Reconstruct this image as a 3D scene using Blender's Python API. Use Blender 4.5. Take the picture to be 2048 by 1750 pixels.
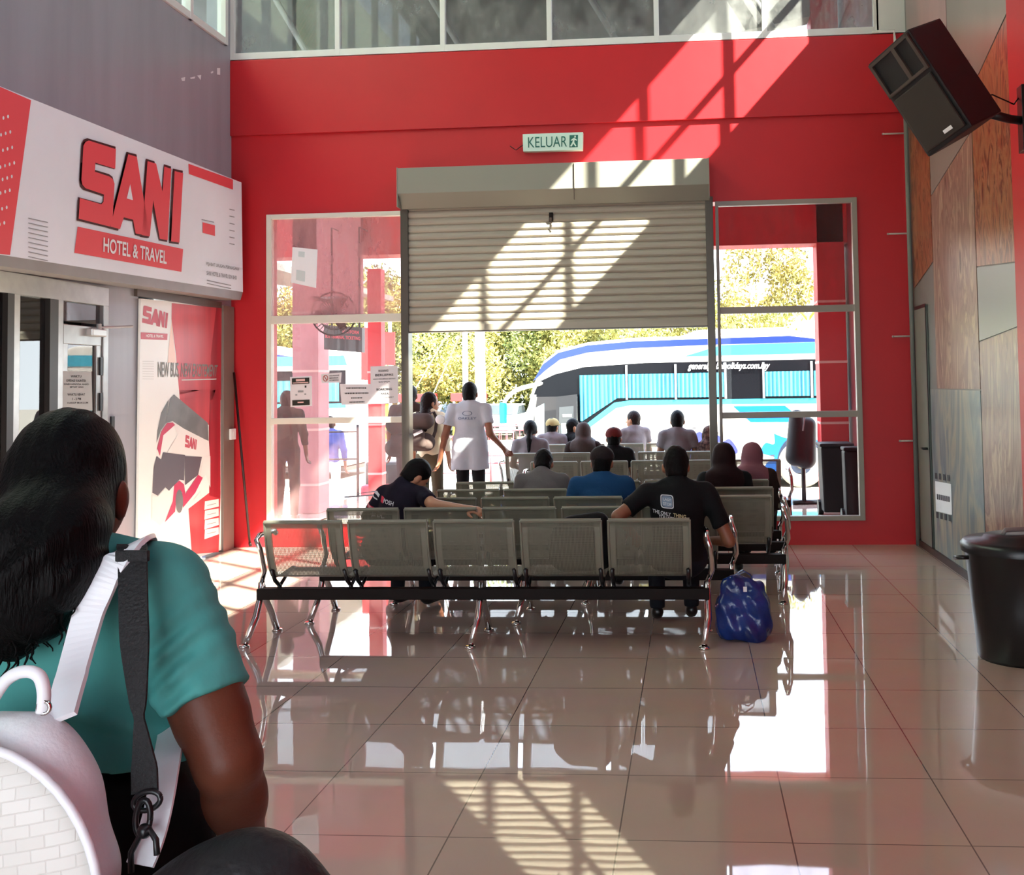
# Bus terminal waiting hall. Units metres; X right, Y towards the red end wall, Z up.
import bpy, bmesh, math, random
import numpy as np
from mathutils import Vector, Matrix, Euler
random.seed(7); np.random.seed(7)
for _o in list(bpy.data.objects): bpy.data.objects.remove(_o)
scene = bpy.context.scene
COL = scene.collection
PI = math.pi

# ------------------------------------------------------------------ camera
YAW, PITCH, ROLL = -0.0766, 0.0471, -0.0163
CX, CY, FPX = 1221.1, 671.1, 2080.5
EYE = Vector((0, 0, 1.58))
_f = Vector((math.sin(YAW)*math.cos(PITCH), math.cos(YAW)*math.cos(PITCH), math.sin(PITCH)))
_r = Vector((math.cos(YAW), -math.sin(YAW), 0)); _u = _r.cross(_f)
_c, _s = math.cos(ROLL), math.sin(ROLL)
_R = _r*_c+_u*_s; _U = _u*_c-_r*_s
cam_d = bpy.data.cameras.new('camera'); cam = bpy.data.objects.new('camera', cam_d); COL.objects.link(cam)
cam_d.sensor_width = 36; cam_d.lens = FPX/2048*36
cam_d.shift_x = (1024-CX)/2048; cam_d.shift_y = (CY-875)/2048
cam_d.clip_start = .05; cam_d.clip_end = 500
M = Matrix((( _R.x, _U.x, -_f.x, 0), (_R.y, _U.y, -_f.y, 0), (_R.z, _U.z, -_f.z, EYE.z), (0, 0, 0, 1)))
cam.matrix_world = M
scene.camera = cam

# ------------------------------------------------------------------ light and exposure
world = bpy.data.worlds.new('sky'); scene.world = world; world.use_nodes = True
wn = world.node_tree; bg = wn.nodes['Background']
SKY = 3.6
wt = wn.nodes.new('ShaderNodeTexCoord'); wsx = wn.nodes.new('ShaderNodeSeparateXYZ')
wr = wn.nodes.new('ShaderNodeValToRGB')
wn.links.new(wt.outputs['Generated'], wsx.inputs[0]); wn.links.new(wsx.outputs['Z'], wr.inputs[0])
wr.color_ramp.elements[0].color = (.88, .96, 1, 1); wr.color_ramp.elements[1].color = (.55, .74, 1, 1)
wr.color_ramp.elements[1].position = .8
wn.links.new(wr.outputs[0], bg.inputs[0]); bg.inputs[1].default_value = SKY
sun_d = bpy.data.lights.new('sun', 'SUN'); sun_d.energy = 22; sun_d.angle = .0095; sun_d.color = (1, .93, .8)
sun = bpy.data.objects.new('sun', sun_d); COL.objects.link(sun)
SD = Vector((-1.36, 1, -1.482)).normalized()
sun.rotation_euler = SD.to_track_quat('-Z', 'Y').to_euler(); sun.location = (20, -15, 25)
scene.view_settings.view_transform = 'Standard'; scene.view_settings.look = 'None'
scene.view_settings.gamma = 1; scene.view_settings.use_curve_mapping = False
scene.view_settings.exposure = 1.12

# ------------------------------------------------------------------ helpers
def at(px, py, Y=None, X=None, Z=None):
    d = _R*((px-CX)/FPX) - _U*((py-CY)/FPX) + _f
    t = Y/d.y if Y is not None else (X/d.x if X is not None else (Z-EYE.z)/d.z)
    return EYE + d*t
def lin(c):
    return tuple(((v/255)/12.92 if v/255 <= .04045 else ((v/255+.055)/1.055)**2.4) for v in c)
def mat(name, rgb, rough=.5, metal=0, spec=.5, noise=0, nscale=5, bump=0, bscale=40, coat=0, emit=0, alpha=None, stretch=None, rgb2=None, trans=0):
    m = bpy.data.materials.new(name); m.use_nodes = True
    nt = m.node_tree; b = nt.nodes['Principled BSDF']
    c = lin(rgb)+(1,)
    b.inputs['Base Color'].default_value = c
    b.inputs['Roughness'].default_value = rough; b.inputs['Metallic'].default_value = metal
    b.inputs['Specular IOR Level'].default_value = spec; b.inputs['Coat Weight'].default_value = coat
    if emit: b.inputs['Emission Color'].default_value = c; b.inputs['Emission Strength'].default_value = emit
    if noise or rgb2:
        tc = nt.nodes.new('ShaderNodeTexCoord'); n = nt.nodes.new('ShaderNodeTexNoise'); n.inputs['Scale'].default_value = nscale
        n.inputs['Detail'].default_value = 5
        src = tc.outputs['Object']
        if stretch:
            mp = nt.nodes.new('ShaderNodeMapping'); mp.inputs['Scale'].default_value = stretch
            nt.links.new(src, mp.inputs[0]); src = mp.outputs[0]
        nt.links.new(src, n.inputs['Vector'])
        mx = nt.nodes.new('ShaderNodeMix'); mx.data_type = 'RGBA'
        rp = nt.nodes.new('ShaderNodeMapRange'); rp.inputs[1].default_value = .35; rp.inputs[2].default_value = .65
        nt.links.new(n.outputs['Fac'], rp.inputs[0]); nt.links.new(rp.outputs[0], mx.inputs['Factor'])
        c2 = lin(rgb2)+(1,) if rgb2 else tuple(v*(1-noise) for v in c[:3])+(1,)
        mx.inputs['A'].default_value = c; mx.inputs['B'].default_value = c2
        nt.links.new(mx.outputs['Result'], b.inputs['Base Color'])
    if bump:
        tc = nt.nodes.new('ShaderNodeTexCoord'); n = nt.nodes.new('ShaderNodeTexNoise'); n.inputs['Scale'].default_value = bscale
        n.inputs['Detail'].default_value = 4
        bp = nt.nodes.new('ShaderNodeBump'); bp.inputs['Strength'].default_value = bump; bp.inputs['Distance'].default_value = .02
        src = tc.outputs['Object']
        if stretch:
            mp = nt.nodes.new('ShaderNodeMapping'); mp.inputs['Scale'].default_value = stretch
            nt.links.new(src, mp.inputs[0]); src = mp.outputs[0]
        nt.links.new(src, n.inputs['Vector']); nt.links.new(n.outputs['Fac'], bp.inputs['Height']); nt.links.new(bp.outputs[0], b.inputs['Normal'])
    return m
def glass(name, tint=(1, 1, 1), dirt=.1, dcol=(200, 195, 190), dscale=3, refl=1.0, stretch=(1, 1, .4)):
    """clear pane: straight-through transmission, Fresnel reflection and a patchy film of dust"""
    m = bpy.data.materials.new(name); m.use_nodes = True; nt = m.node_tree; nt.nodes.clear()
    out = nt.nodes.new('ShaderNodeOutputMaterial'); tr = nt.nodes.new('ShaderNodeBsdfTransparent'); tr.inputs[0].default_value = tuple(tint)+(1,)
    gl = nt.nodes.new('ShaderNodeBsdfGlossy'); gl.inputs['Roughness'].default_value = .01
    lw = nt.nodes.new('ShaderNodeLayerWeight'); lw.inputs[0].default_value = .5
    pw = nt.nodes.new('ShaderNodeMath'); pw.operation = 'POWER'; pw.inputs[1].default_value = 4.5; nt.links.new(lw.outputs['Facing'], pw.inputs[0])
    mu = nt.nodes.new('ShaderNodeMath'); mu.operation = 'MULTIPLY_ADD'; mu.inputs[1].default_value = .9; mu.inputs[2].default_value = .035*refl; mu.use_clamp = True
    nt.links.new(pw.outputs[0], mu.inputs[0])
    m1 = nt.nodes.new('ShaderNodeMixShader'); nt.links.new(mu.outputs[0], m1.inputs[0]); nt.links.new(tr.outputs[0], m1.inputs[1]); nt.links.new(gl.outputs[0], m1.inputs[2])
    df = nt.nodes.new('ShaderNodeBsdfDiffuse'); df.inputs[0].default_value = lin(dcol)+(1,)
    tc = nt.nodes.new('ShaderNodeTexCoord'); mp = nt.nodes.new('ShaderNodeMapping'); mp.inputs['Scale'].default_value = stretch
    n = nt.nodes.new('ShaderNodeTexNoise'); n.inputs['Scale'].default_value = dscale; n.inputs['Detail'].default_value = 9; n.inputs['Roughness'].default_value = .65
    nt.links.new(tc.outputs['Object'], mp.inputs[0]); nt.links.new(mp.outputs[0], n.inputs['Vector'])
    rp = nt.nodes.new('ShaderNodeMapRange'); rp.inputs[1].default_value = .4; rp.inputs[2].default_value = .72; rp.inputs[3].default_value = dirt*.35; rp.inputs[4].default_value = dirt*1.8
    nt.links.new(n.outputs['Fac'], rp.inputs[0])
    m2 = nt.nodes.new('ShaderNodeMixShader'); nt.links.new(rp.outputs[0], m2.inputs[0]); nt.links.new(m1.outputs[0], m2.inputs[1]); nt.links.new(df.outputs[0], m2.inputs[2])
    nt.links.new(m2.outputs[0], out.inputs[0])
    return m
def tag(o, label=None, cat=None, group=None, kind=None):
    if label: o['label'] = label
    if cat: o['category'] = cat
    if group: o['group'] = group
    if kind: o['kind'] = kind
    return o
def empty(name, loc=(0, 0, 0), rz=0, label=None, cat=None, group=None):
    o = bpy.data.objects.new(name, None); COL.objects.link(o); o.location = loc; o.rotation_euler = (0, 0, rz); o.empty_display_size = .1
    return tag(o, label, cat, group)
def link(name, me, m=None, parent=None, smooth=False, label=None):
    if m is not None and not me.materials: me.materials.append(m)
    if smooth:
        for p in me.polygons: p.use_smooth = True
    o = bpy.data.objects.new(name, me); COL.objects.link(o)
    if parent: o.parent = parent
    if label: o['label'] = label
    return o
class MB:
    """collects boxes, bars, tubes and prisms of one part into a single mesh"""
    def __init__(s): s.v = []; s.f = []
    def add(s, vs, fs):
        n = len(s.v); s.v += [tuple(v) for v in vs]; s.f += [tuple(i+n for i in f) for f in fs]; return s
    def box(s, x0, x1, y0, y1, z0, z1):
        v = [(x, y, z) for x in (x0, x1) for y in (y0, y1) for z in (z0, z1)]
        return s.add(v, [(0, 1, 3, 2), (4, 6, 7, 5), (0, 4, 5, 1), (2, 3, 7, 6), (0, 2, 6, 4), (1, 5, 7, 3)])
    def prism(s, pts, d):
        """closed outline (3-D points) pushed by vector d"""
        n = len(pts); d = Vector(d); a = [Vector(p) for p in pts]; b = [p+d for p in a]
        return s.add(a+b, [tuple(range(n-1, -1, -1)), tuple(range(n, 2*n))]+[(i, (i+1) % n, n+(i+1) % n, n+i) for i in range(n)])
    def tube(s, pts, r, seg=10, r2=None, cap=True):
        pts = [Vector(p) for p in pts]; n = len(pts); vs = []; up = None
        for i, p in enumerate(pts):
            d = (pts[min(i+1, n-1)]-pts[max(i-1, 0)]).normalized()
            if up is None: up = Vector((0, 0, 1)) if abs(d.z) < .9 else Vector((1, 0, 0))
            a = (up-d*up.dot(d)).normalized(); up = a; b = d.cross(a)
            rr = r[i] if isinstance(r, (list, tuple)) else (r if r2 is None else r+(r2-r)*i/(n-1))
            vs += [p+(a*math.cos(2*PI*k/seg)+b*math.sin(2*PI*k/seg))*rr for k in range(seg)]
        fs = [(i*seg+k, i*seg+(k+1) % seg, (i+1)*seg+(k+1) % seg, (i+1)*seg+k) for i in range(n-1) for k in range(seg)]
        if cap: fs += [tuple(range(seg-1, -1, -1)), tuple((n-1)*seg+k for k in range(seg))]
        return s.add(vs, fs)
    def ribbon(s, pts, w, t, side):
        """flat strap following pts; side = width direction (vector or list)"""
        pts = [Vector(p) for p in pts]; n = len(pts); vs = []
        for i, p in enumerate(pts):
            d = (pts[min(i+1, n-1)]-pts[max(i-1, 0)]).normalized()
            sd = Vector(side[i] if isinstance(side, list) else side); sd = (sd-d*sd.dot(d)).normalized(); nn = d.cross(sd)
            ww = w[i] if isinstance(w, (list, tuple)) else w
            for a, b in ((-1, -1), (1, -1), (1, 1), (-1, 1)): vs.append(p+sd*a*ww/2+nn*b*t/2)
        fs = [(i*4+k, i*4+(k+1) % 4, (i+1)*4+(k+1) % 4, (i+1)*4+k) for i in range(n-1) for k in range(4)]
        fs += [(3, 2, 1, 0), tuple((n-1)*4+k for k in range(4))]
        return s.add(vs, fs)
    def lathe(s, prof, c=(0, 0, 0), seg=32, axis='z', ang=0):
        vs = []; n = len(prof)
        for r, h in prof:
            for k in range(seg):
                a = 2*PI*k/seg; x, y = r*math.cos(a), r*math.sin(a)
                p = (x, y, h) if axis == 'z' else ((x, h, y) if axis == 'y' else (h, x, y))
                vs.append(Vector(p)+Vector(c))
        fs = [(i*seg+k, i*seg+(k+1) % seg, (i+1)*seg+(k+1) % seg, (i+1)*seg+k) for i in range(n-1) for k in range(seg)]
        return s.add(vs, fs)
    def ball(s, c, r, seg=12):
        r = r if isinstance(r, (tuple, list)) else (r, r, r); vs = []; n = seg//2+1
        for i in range(n):
            t = PI*i/(n-1)
            for k in range(seg):
                a = 2*PI*k/seg; vs.append((c[0]+r[0]*math.sin(t)*math.cos(a), c[1]+r[1]*math.sin(t)*math.sin(a), c[2]+r[2]*math.cos(t)))
        return s.add(vs, [(i*seg+k, (i+1)*seg+k, (i+1)*seg+(k+1) % seg, i*seg+(k+1) % seg) for i in range(n-1) for k in range(seg)])
    def mesh(s, name, bevel=0, seg=2):
        me = bpy.data.meshes.new(name); me.from_pydata(s.v, [], s.f)
        bm = bmesh.new(); bm.from_mesh(me)
        bmesh.ops.remove_doubles(bm, verts=bm.verts, dist=1e-5)
        bmesh.ops.recalc_face_normals(bm, faces=bm.faces)
        if bevel: bmesh.ops.bevel(bm, geom=bm.edges, offset=bevel, segments=seg, affect='EDGES', profile=.6, clamp_overlap=True)
        bm.to_mesh(me); bm.free(); me.update()
        return me
    def build(s, name, m, parent=None, bevel=0, smooth=False, label=None, seg=2):
        return link(name, s.mesh(name, bevel, seg), m, parent, smooth, label)
def poly(name, pts, m, parent=None, off=None):
    """flat printed shape: polygon of 3-D points lifted off its backing by vector off"""
    o = Vector(off) if off else Vector((0, 0, 0))
    me = bpy.data.meshes.new(name); me.from_pydata([tuple(Vector(p)+o) for p in pts], [], [tuple(range(len(pts)))])
    return link(name, me, m, parent)
def polys(name, lists, m, parent=None, off=None):
    o = Vector(off) if off else Vector((0, 0, 0)); v = []; f = []
    for pts in lists:
        n = len(v); v += [tuple(Vector(p)+o) for p in pts]; f.append(tuple(range(n, n+len(pts))))
    me = bpy.data.meshes.new(name); me.from_pydata(v, [], f)
    bm = bmesh.new(); bm.from_mesh(me); bmesh.ops.triangulate(bm, faces=bm.faces); bm.to_mesh(me); bm.free()
    return link(name, me, m, parent)
_tc = {}
def text_mesh(s, bold=0, italic=0):
    key = (s, bold, italic)
    if key not in _tc:
        cu = bpy.data.curves.new('t', 'FONT'); cu.body = s; cu.resolution_u = 5; cu.offset = bold; cu.shear = italic
        o = bpy.data.objects.new('t', cu); COL.objects.link(o); bpy.context.view_layer.update()
        me = bpy.data.meshes.new_from_object(o.evaluated_get(bpy.context.evaluated_depsgraph_get()))
        bpy.data.objects.remove(o)
        _tc[key] = ([tuple(v.co) for v in me.vertices], [tuple(p.vertices) for p in me.polygons])
    return _tc[key]
def letters(name, lines, m, parent=None, off=(0, 0, 0), bold=.01, italic=0):
    """lettering stretched onto quads: lines = [(text, (top-left, top-right, bottom-right, bottom-left))]"""
    V = []; F = []; o = Vector(off)
    for s, q in lines:
        v, f = text_mesh(s, bold, italic); q = [Vector(p) for p in q]
        x0 = min(a[0] for a in v); x1 = max(a[0] for a in v); y0 = min(a[1] for a in v); y1 = max(a[1] for a in v)
        n = len(V)
        for a in v:
            u = (a[0]-x0)/(x1-x0); w = (a[1]-y0)/(y1-y0)
            V.append(tuple((q[3]*(1-u)+q[2]*u)*(1-w)+(q[0]*(1-u)+q[1]*u)*w+o))
        F += [tuple(i+n for i in g) for g in f]
    me = bpy.data.meshes.new(name); me.from_pydata(V, [], F)
    return link(name, me, m, parent)

# ------------------------------------------------------------------ soft-body mesher (distance fields -> one continuous surface)
def C(a, b, ra, rb=None, k=.03, flat=False): return ('c', np.array(a, float), np.array(b, float), ra, ra if rb is None else rb, k, flat)
def E(c, r, k=.03, rot=None): return ('e', np.array(c, float), np.array(r, float), k, None if rot is None else np.array(rot, float))
def field(prims, h, pad=.03, cuts=(), planes=(), wob=None):
    lo = np.full(3, 1e9); hi = -lo
    for p in prims:
        if p[0] == 'c': R = max(p[3], p[4]); a = np.minimum(p[1], p[2])-R; b = np.maximum(p[1], p[2])+R
        else: R = p[2].max() if p[4] is not None else p[2]; a = p[1]-R; b = p[1]+R
        lo = np.minimum(lo, a); hi = np.maximum(hi, b)
    lo -= pad; hi += pad; n = np.ceil((hi-lo)/h).astype(int)+1
    D = np.full(n, 9., np.float32); ax = [lo[i]+h*np.arange(n[i]) for i in range(3)]
    def dist(p, i0, i1):
        X = ax[0][i0[0]:i1[0], None, None]; Y = ax[1][None, i0[1]:i1[1], None]; Z = ax[2][None, None, i0[2]:i1[2]]
        if p[0] == 'c':
            a, b, ra, rb = p[1], p[2], p[3], p[4]; d = b-a; L = max(float(d@d), 1e-9)
            t = ((X-a[0])*d[0]+(Y-a[1])*d[1]+(Z-a[2])*d[2])/L; tc = np.clip(t, 0, 1)
            q = np.sqrt((X-a[0]-tc*d[0])**2+(Y-a[1]-tc*d[1])**2+(Z-a[2]-tc*d[2])**2)-(ra+(rb-ra)*tc)
            if p[6]: q = np.maximum(q, (t-1)*math.sqrt(L))
            return q
        c, r = p[1], p[2]; x, y, z = X-c[0], Y-c[1], Z-c[2]
        if p[4] is not None:
            m = p[4]; x, y, z = m[0, 0]*x+m[1, 0]*y+m[2, 0]*z, m[0, 1]*x+m[1, 1]*y+m[2, 1]*z, m[0, 2]*x+m[1, 2]*y+m[2, 2]*z
        k0 = np.sqrt((x/r[0])**2+(y/r[1])**2+(z/r[2])**2); k1 = np.sqrt((x/r[0]**2)**2+(y/r[1]**2)**2+(z/r[2]**2)**2)+1e-9
        return k0*(k0-1)/k1
    def blk(p, m):
        if p[0] == 'c': R = max(p[3], p[4]); a = np.minimum(p[1], p[2])-R; b = np.maximum(p[1], p[2])+R
        else: R = p[2].max() if p[4] is not None else p[2]; a = p[1]-R; b = p[1]+R
        return np.clip(((a-m-lo)/h).astype(int), 0, n), np.clip(np.ceil((b+m-lo)/h).astype(int)+1, 0, n)
    for p in prims:
        k = p[5] if p[0] == 'c' else p[3]
        i0, i1 = blk(p, k+2*h)
        if (i1 <= i0).any(): continue
        q = dist(p, i0, i1); S = D[i0[0]:i1[0], i0[1]:i1[1], i0[2]:i1[2]]
        hh = np.maximum(k-np.abs(S-q), 0)/max(k, 1e-6)
        D[i0[0]:i1[0], i0[1]:i1[1], i0[2]:i1[2]] = np.minimum(S, q)-hh*hh*k*.25
    for p in cuts:
        i0, i1 = blk(p, 3*h)
        if (i1 <= i0).any(): continue
        q = dist(p, i0, i1); S = D[i0[0]:i1[0], i0[1]:i1[1], i0[2]:i1[2]]
        D[i0[0]:i1[0], i0[1]:i1[1], i0[2]:i1[2]] = np.maximum(S, -q)
    for pt, nn in planes:
        nn = np.array(nn, float); nn /= np.linalg.norm(nn)
        D = np.maximum(D, ((ax[0][:, None, None]-pt[0])*nn[0]+(ax[1][None, :, None]-pt[1])*nn[1]+(ax[2][None, None, :]-pt[2])*nn[2]).astype(np.float32))
    if wob is not None:
        D = D+wob(ax[0][:, None, None], ax[1][None, :, None], ax[2][None, None, :]).astype(np.float32)
    return D, lo, h
def nets(D, lo, h):
    D = np.pad(D, 1, constant_values=9.); lo = lo-h
    S = D < 0; nx, ny, nz = np.array(D.shape)-1
    offs = [(i, j, k) for i in (0, 1) for j in (0, 1) for k in (0, 1)]
    cs = sum(S[i:i+nx, j:j+ny, k:k+nz].astype(np.int8) for i, j, k in offs)
    act = (cs > 0) & (cs < 8); idx = np.full(act.shape, -1, np.int64); I, J, K = np.nonzero(act); idx[I, J, K] = np.arange(len(I))
    P = np.zeros((len(I), 3)); W = np.zeros(len(I))
    for a in range(3):
        for o in offs:
            if o[a]: continue
            e = list(o); e[a] = 1
            d0 = D[I+o[0], J+o[1], K+o[2]]; d1 = D[I+e[0], J+e[1], K+e[2]]; m = (d0 < 0) != (d1 < 0)
            t = np.where(m, np.clip(d0/np.where(m, d0-d1, 1), 0, 1), 0)
            q = np.stack([np.full(len(I), float(o[0])), np.full(len(I), float(o[1])), np.full(len(I), float(o[2]))], 1); q[:, a] += t
            P += q*m[:, None]; W += m
    P = (P/W[:, None]+np.stack([I, J, K], 1))*h+lo
    F = []
    for a in range(3):
        b, c = (a+1) % 3, (a+2) % 3
        sl0 = [slice(None)]*3; sl1 = [slice(None)]*3; sl0[a] = slice(0, -1); sl1[a] = slice(1, None)
        s0 = S[tuple(sl0)]; s1 = S[tuple(sl1)]; m = s0 != s1
        g = np.stack(np.nonzero(m), 1); g = g[(g[:, b] > 0) & (g[:, c] > 0)]
        g = g[(g[:, b] < act.shape[b]) & (g[:, c] < act.shape[c])]
        q = []
        for db, dc in ((1, 1), (0, 1), (0, 0), (1, 0)):
            w = g.copy(); w[:, b] -= db; w[:, c] -= dc; q.append(idx[w[:, 0], w[:, 1], w[:, 2]])
        q = np.stack(q, 1); flip = ~S[g[:, 0], g[:, 1], g[:, 2]]
        q[flip] = q[flip][:, ::-1]; F.append(q)
    F = np.concatenate(F)
    return P, F
def soft(name, prims, m, parent=None, h=.012, cuts=(), planes=(), wob=None, label=None, smooth_it=1, scale=1.):
    D, lo, h = field(prims, h, cuts=cuts, planes=planes, wob=wob); P, F = nets(D, lo, h)
    for _ in range(smooth_it):
        A = np.zeros_like(P); N = np.zeros(len(P))
        for i in range(4):
            a, b = F[:, i], F[:, (i+1) % 4]
            np.add.at(A, a, P[b]); np.add.at(A, b, P[a]); np.add.at(N, a, 1); np.add.at(N, b, 1)
        P = P*.5+.5*A/np.maximum(N, 1)[:, None]
    P = P*scale
    me = bpy.data.meshes.new(name); me.vertices.add(len(P)); me.vertices.foreach_set('co', P.astype(np.float32).ravel())
    me.loops.add(len(F)*4); me.loops.foreach_set('vertex_index', F.ravel().astype(np.int32))
    me.polygons.add(len(F)); me.polygons.foreach_set('loop_start', np.arange(0, len(F)*4, 4, dtype=np.int32))
    me.polygons.foreach_set('use_smooth', np.ones(len(F), bool))
    me.update(calc_edges=True); me.validate()
    return link(name, me, m, parent, False, label)

# ------------------------------------------------------------------ materials
RED = mat('red_paint', (200, 26, 36), .45, noise=.12, nscale=.9, bump=.05, bscale=8)
REDX = mat('red_paint_outside', (205, 40, 48), .5, noise=.15, nscale=1.5)
GREYW = mat('grey_cladding', (160, 160, 168), .33, noise=.12, nscale=1.2, stretch=(1, 4, .4))
TRIM = mat('white_frame', (226, 226, 222), .35)
DTRIM = mat('bronze_frame', (84, 78, 70), .35, metal=.3)
ALU = mat('aluminium', (168, 166, 164), .3, metal=.7, noise=.2, nscale=6)
SHUT = mat('shutter_paint', (172, 164, 148), .45, noise=.12, nscale=2, stretch=(.4, 1, 6))
HOUS = mat('housing_paint', (142, 140, 128), .5)
CHROME = mat('chrome', (215, 213, 210), .12, metal=1)
BLACK = mat('black_plastic', (18, 18, 20), .35)
DBROWN = mat('beam_steel', (24, 15, 12), .55, spec=.15)
WHITE = mat('white', (236, 237, 238), .55)
PAPER = mat('paper', (226, 226, 228), .7)
INK = mat('ink', (52, 52, 54), .7)
LINK = mat('pale_ink', (150, 152, 155), .7)
REDINK = mat('red_print', (238, 80, 88), .5)
DINK = mat('maroon_print', (70, 28, 32), .5)
CONC = mat('concrete', (190, 184, 172), .8, noise=.15, nscale=2, bump=.1)
CEIL = mat('ceiling_board', (132, 132, 132), .7)

# polished floor tiles
def floor_mat():
    m = bpy.data.materials.new('polished_tiles'); m.use_nodes = True; nt = m.node_tree; b = nt.nodes['Principled BSDF']
    tc = nt.nodes.new('ShaderNodeTexCoord'); mp = nt.nodes.new('ShaderNodeMapping'); mp.inputs['Location'].default_value = (-.316+.6*10, -.08, 0)
    br = nt.nodes.new('ShaderNodeTexBrick'); br.offset = 0; br.squash = 1
    br.inputs['Scale'].default_value = 1; br.inputs['Brick Width'].default_value = .6; br.inputs['Row Height'].default_value = .6
    br.inputs['Mortar Size'].default_value = .0028; br.inputs['Mortar Smooth'].default_value = .1
    br.inputs['Color1'].default_value = lin((198, 174, 160))+(1,); br.inputs['Color2'].default_value = lin((193, 169, 155))+(1,); br.inputs['Mortar'].default_value = lin((112, 96, 90))+(1,)
    nt.links.new(tc.outputs['Object'], mp.inputs[0]); nt.links.new(mp.outputs[0], br.inputs['Vector'])
    n = nt.nodes.new('ShaderNodeTexNoise'); n.inputs['Scale'].default_value = 3; n.inputs['Detail'].default_value = 6; nt.links.new(tc.outputs['Object'], n.inputs['Vector'])
    mx = nt.nodes.new('ShaderNodeMix'); mx.data_type = 'RGBA'; mx.blend_type = 'MULTIPLY'; mx.inputs['Factor'].default_value = .18
    nt.links.new(br.outputs['Color'], mx.inputs['A']); nt.links.new(n.outputs['Color'], mx.inputs['B']); nt.links.new(mx.outputs['Result'], b.inputs['Base Color'])
    b.inputs['Roughness'].default_value = .022; b.inputs['IOR'].default_value = 2.0; b.inputs['Specular IOR Level'].default_value = .6
    n2 = nt.nodes.new('ShaderNodeTexNoise'); n2.inputs['Scale'].default_value = 1.6; n2.inputs['Detail'].default_value = 2; nt.links.new(tc.outputs['Object'], n2.inputs['Vector'])
    bp = nt.nodes.new('ShaderNodeBump'); bp.inputs['Strength'].default_value = .04; bp.inputs['Distance'].default_value = .02
    nt.links.new(n2.outputs['Fac'], bp.inputs['Height']); nt.links.new(bp.outputs[0], b.inputs['Normal'])
    return m
FLOOR = floor_mat()

XL, XR, D = -4.664, 2.159, 10.26
ZC = 8.5
def struct(o): return tag(o, kind='structure')
struct(MB().box(XL-.3, XR+.3, -6, 15.1, -.1, 0).build('floor', FLOOR))
struct(MB().box(XL-.3, XR+.3, -9, D+.3, ZC, ZC+.2).build('ceiling', CEIL))
# end wall: piers, sills, header, projecting upper band
m = MB(); Yb = D+.25
m.box(XL, -4.285, D, Yb, 0, 4.98); m.box(1.645, XR, D, Yb, 0, 4.98)
m.box(-4.285, -2.83, D, Yb, 0, .234); m.box(.21, 1.645, D, Yb, 0, .234)
m.box(-4.285, 1.645, D, Yb, 3.367, 4.98)
m.box(XL, XR, D, Yb, 7.9, ZC)
struct(m.build('wall_back', RED))
struct(MB().box(XL, XR, D-.035, D, 4.19, 4.97).build('trim_1', RED, bevel=.006))
# left wall: lower shop front line, cladding above, clerestory gap
m = MB(); XLo = XL-.2
m.box(XLo, XL, -9, 6.2, 0, 5.09); m.box(XLo, XL, 6.2, 10.12, 2.42, 5.09); m.box(XLo, XL, -9, D, 8.0, ZC); m.box(XLo, XL, -9, 2, 5.09, 8)
m.box(XLo, XL, 10.12, D+.25, 0, 8)
m.box(XLo, XL, 7.97, 8.47, 0, 2.42)
struct(m.build('wall_left', GREYW))
# right wall: mural zone, red zone nearer, clerestory opening above
WR = mat('grey_green_paint', (124, 128, 124), .4, noise=.1, nscale=2)
struct(MB().box(XR, XR+.2, 7.02, D+.25, 0, 5.9).build('wall_right', WR))
m = MB(); m.box(XR-.015, XR+.2, -9, 7.02, 0, 5.9)
struct(m.build('wall_right', RED))
m = MB(); m.box(XR, XR+.2, -9, D+.25, 7.5, ZC); m.box(XR, XR+.2, 9.58, D+.25, 5.9, 7.5); m.box(XR, XR+.2, -9, -2.4, 5.9, 7.5)
struct(m.build('wall_right', RED))
# unseen wall set close behind the viewer, its opening shaped to light the foreground
m = MB(); m.box(XL, XR, -2.9, -2.7, 2.9, ZC); m.box(XL, -4.3, -2.9, -2.7, 0, 2.9); m.box(.9, XR, -2.9, -2.7, 0, 2.9)
struct(m.build('wall_front', GREYW))

# windows -----------------------------------------------------------------
G_LT = glass('dusty_glass_upper', (.95, .9, .9), .36, (222, 170, 172), .9)
G_L = glass('dusty_glass_left', (.97, .95, .95), .14, (225, 180, 180), 1.3)
G_R = glass('dusty_glass_right', (.96, .95, .95), .004, (190, 165, 165), 4, refl=.25)
G_RT = glass('dusty_glass_right_upper', (.88, .82, .83), .10, (150, 110, 112), 5, refl=.4)
G_T = glass('stained_glass_top', (.72, .75, .76), .28, (170, 172, 170), 3.5, stretch=(1, 1, .7))
G_C = glass('clear_glass', (.97, .99, .98), .03)
def window(n, frame_boxes, pane_boxes, gm, fm=TRIM):
    f = MB()
    for b in frame_boxes:
        b = list(b)
        if max(b[1]-b[0], b[3]-b[2]) > b[5]-b[4]:      # horizontal members sit a hair behind the uprights
            if b[1]-b[0] > b[3]-b[2]: b[2] += .003; b[3] -= .003
            else: b[0] += .003; b[1] -= .003
        f.box(*b)
    o = f.build('window_%d' % n, fm, bevel=.004); struct(o)
    for b in pane_boxes: MB().box(*b).build('pane', (G_LT if n == 1 else G_RT) if (n < 3 and b[4] > 2.3) else gm, o)
    return o
y0, y1 = D-.03, D+.05; yp0, yp1 = D+.005, D+.011
FRL = mat('cream_frame', (226, 222, 208), .4)
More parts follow.
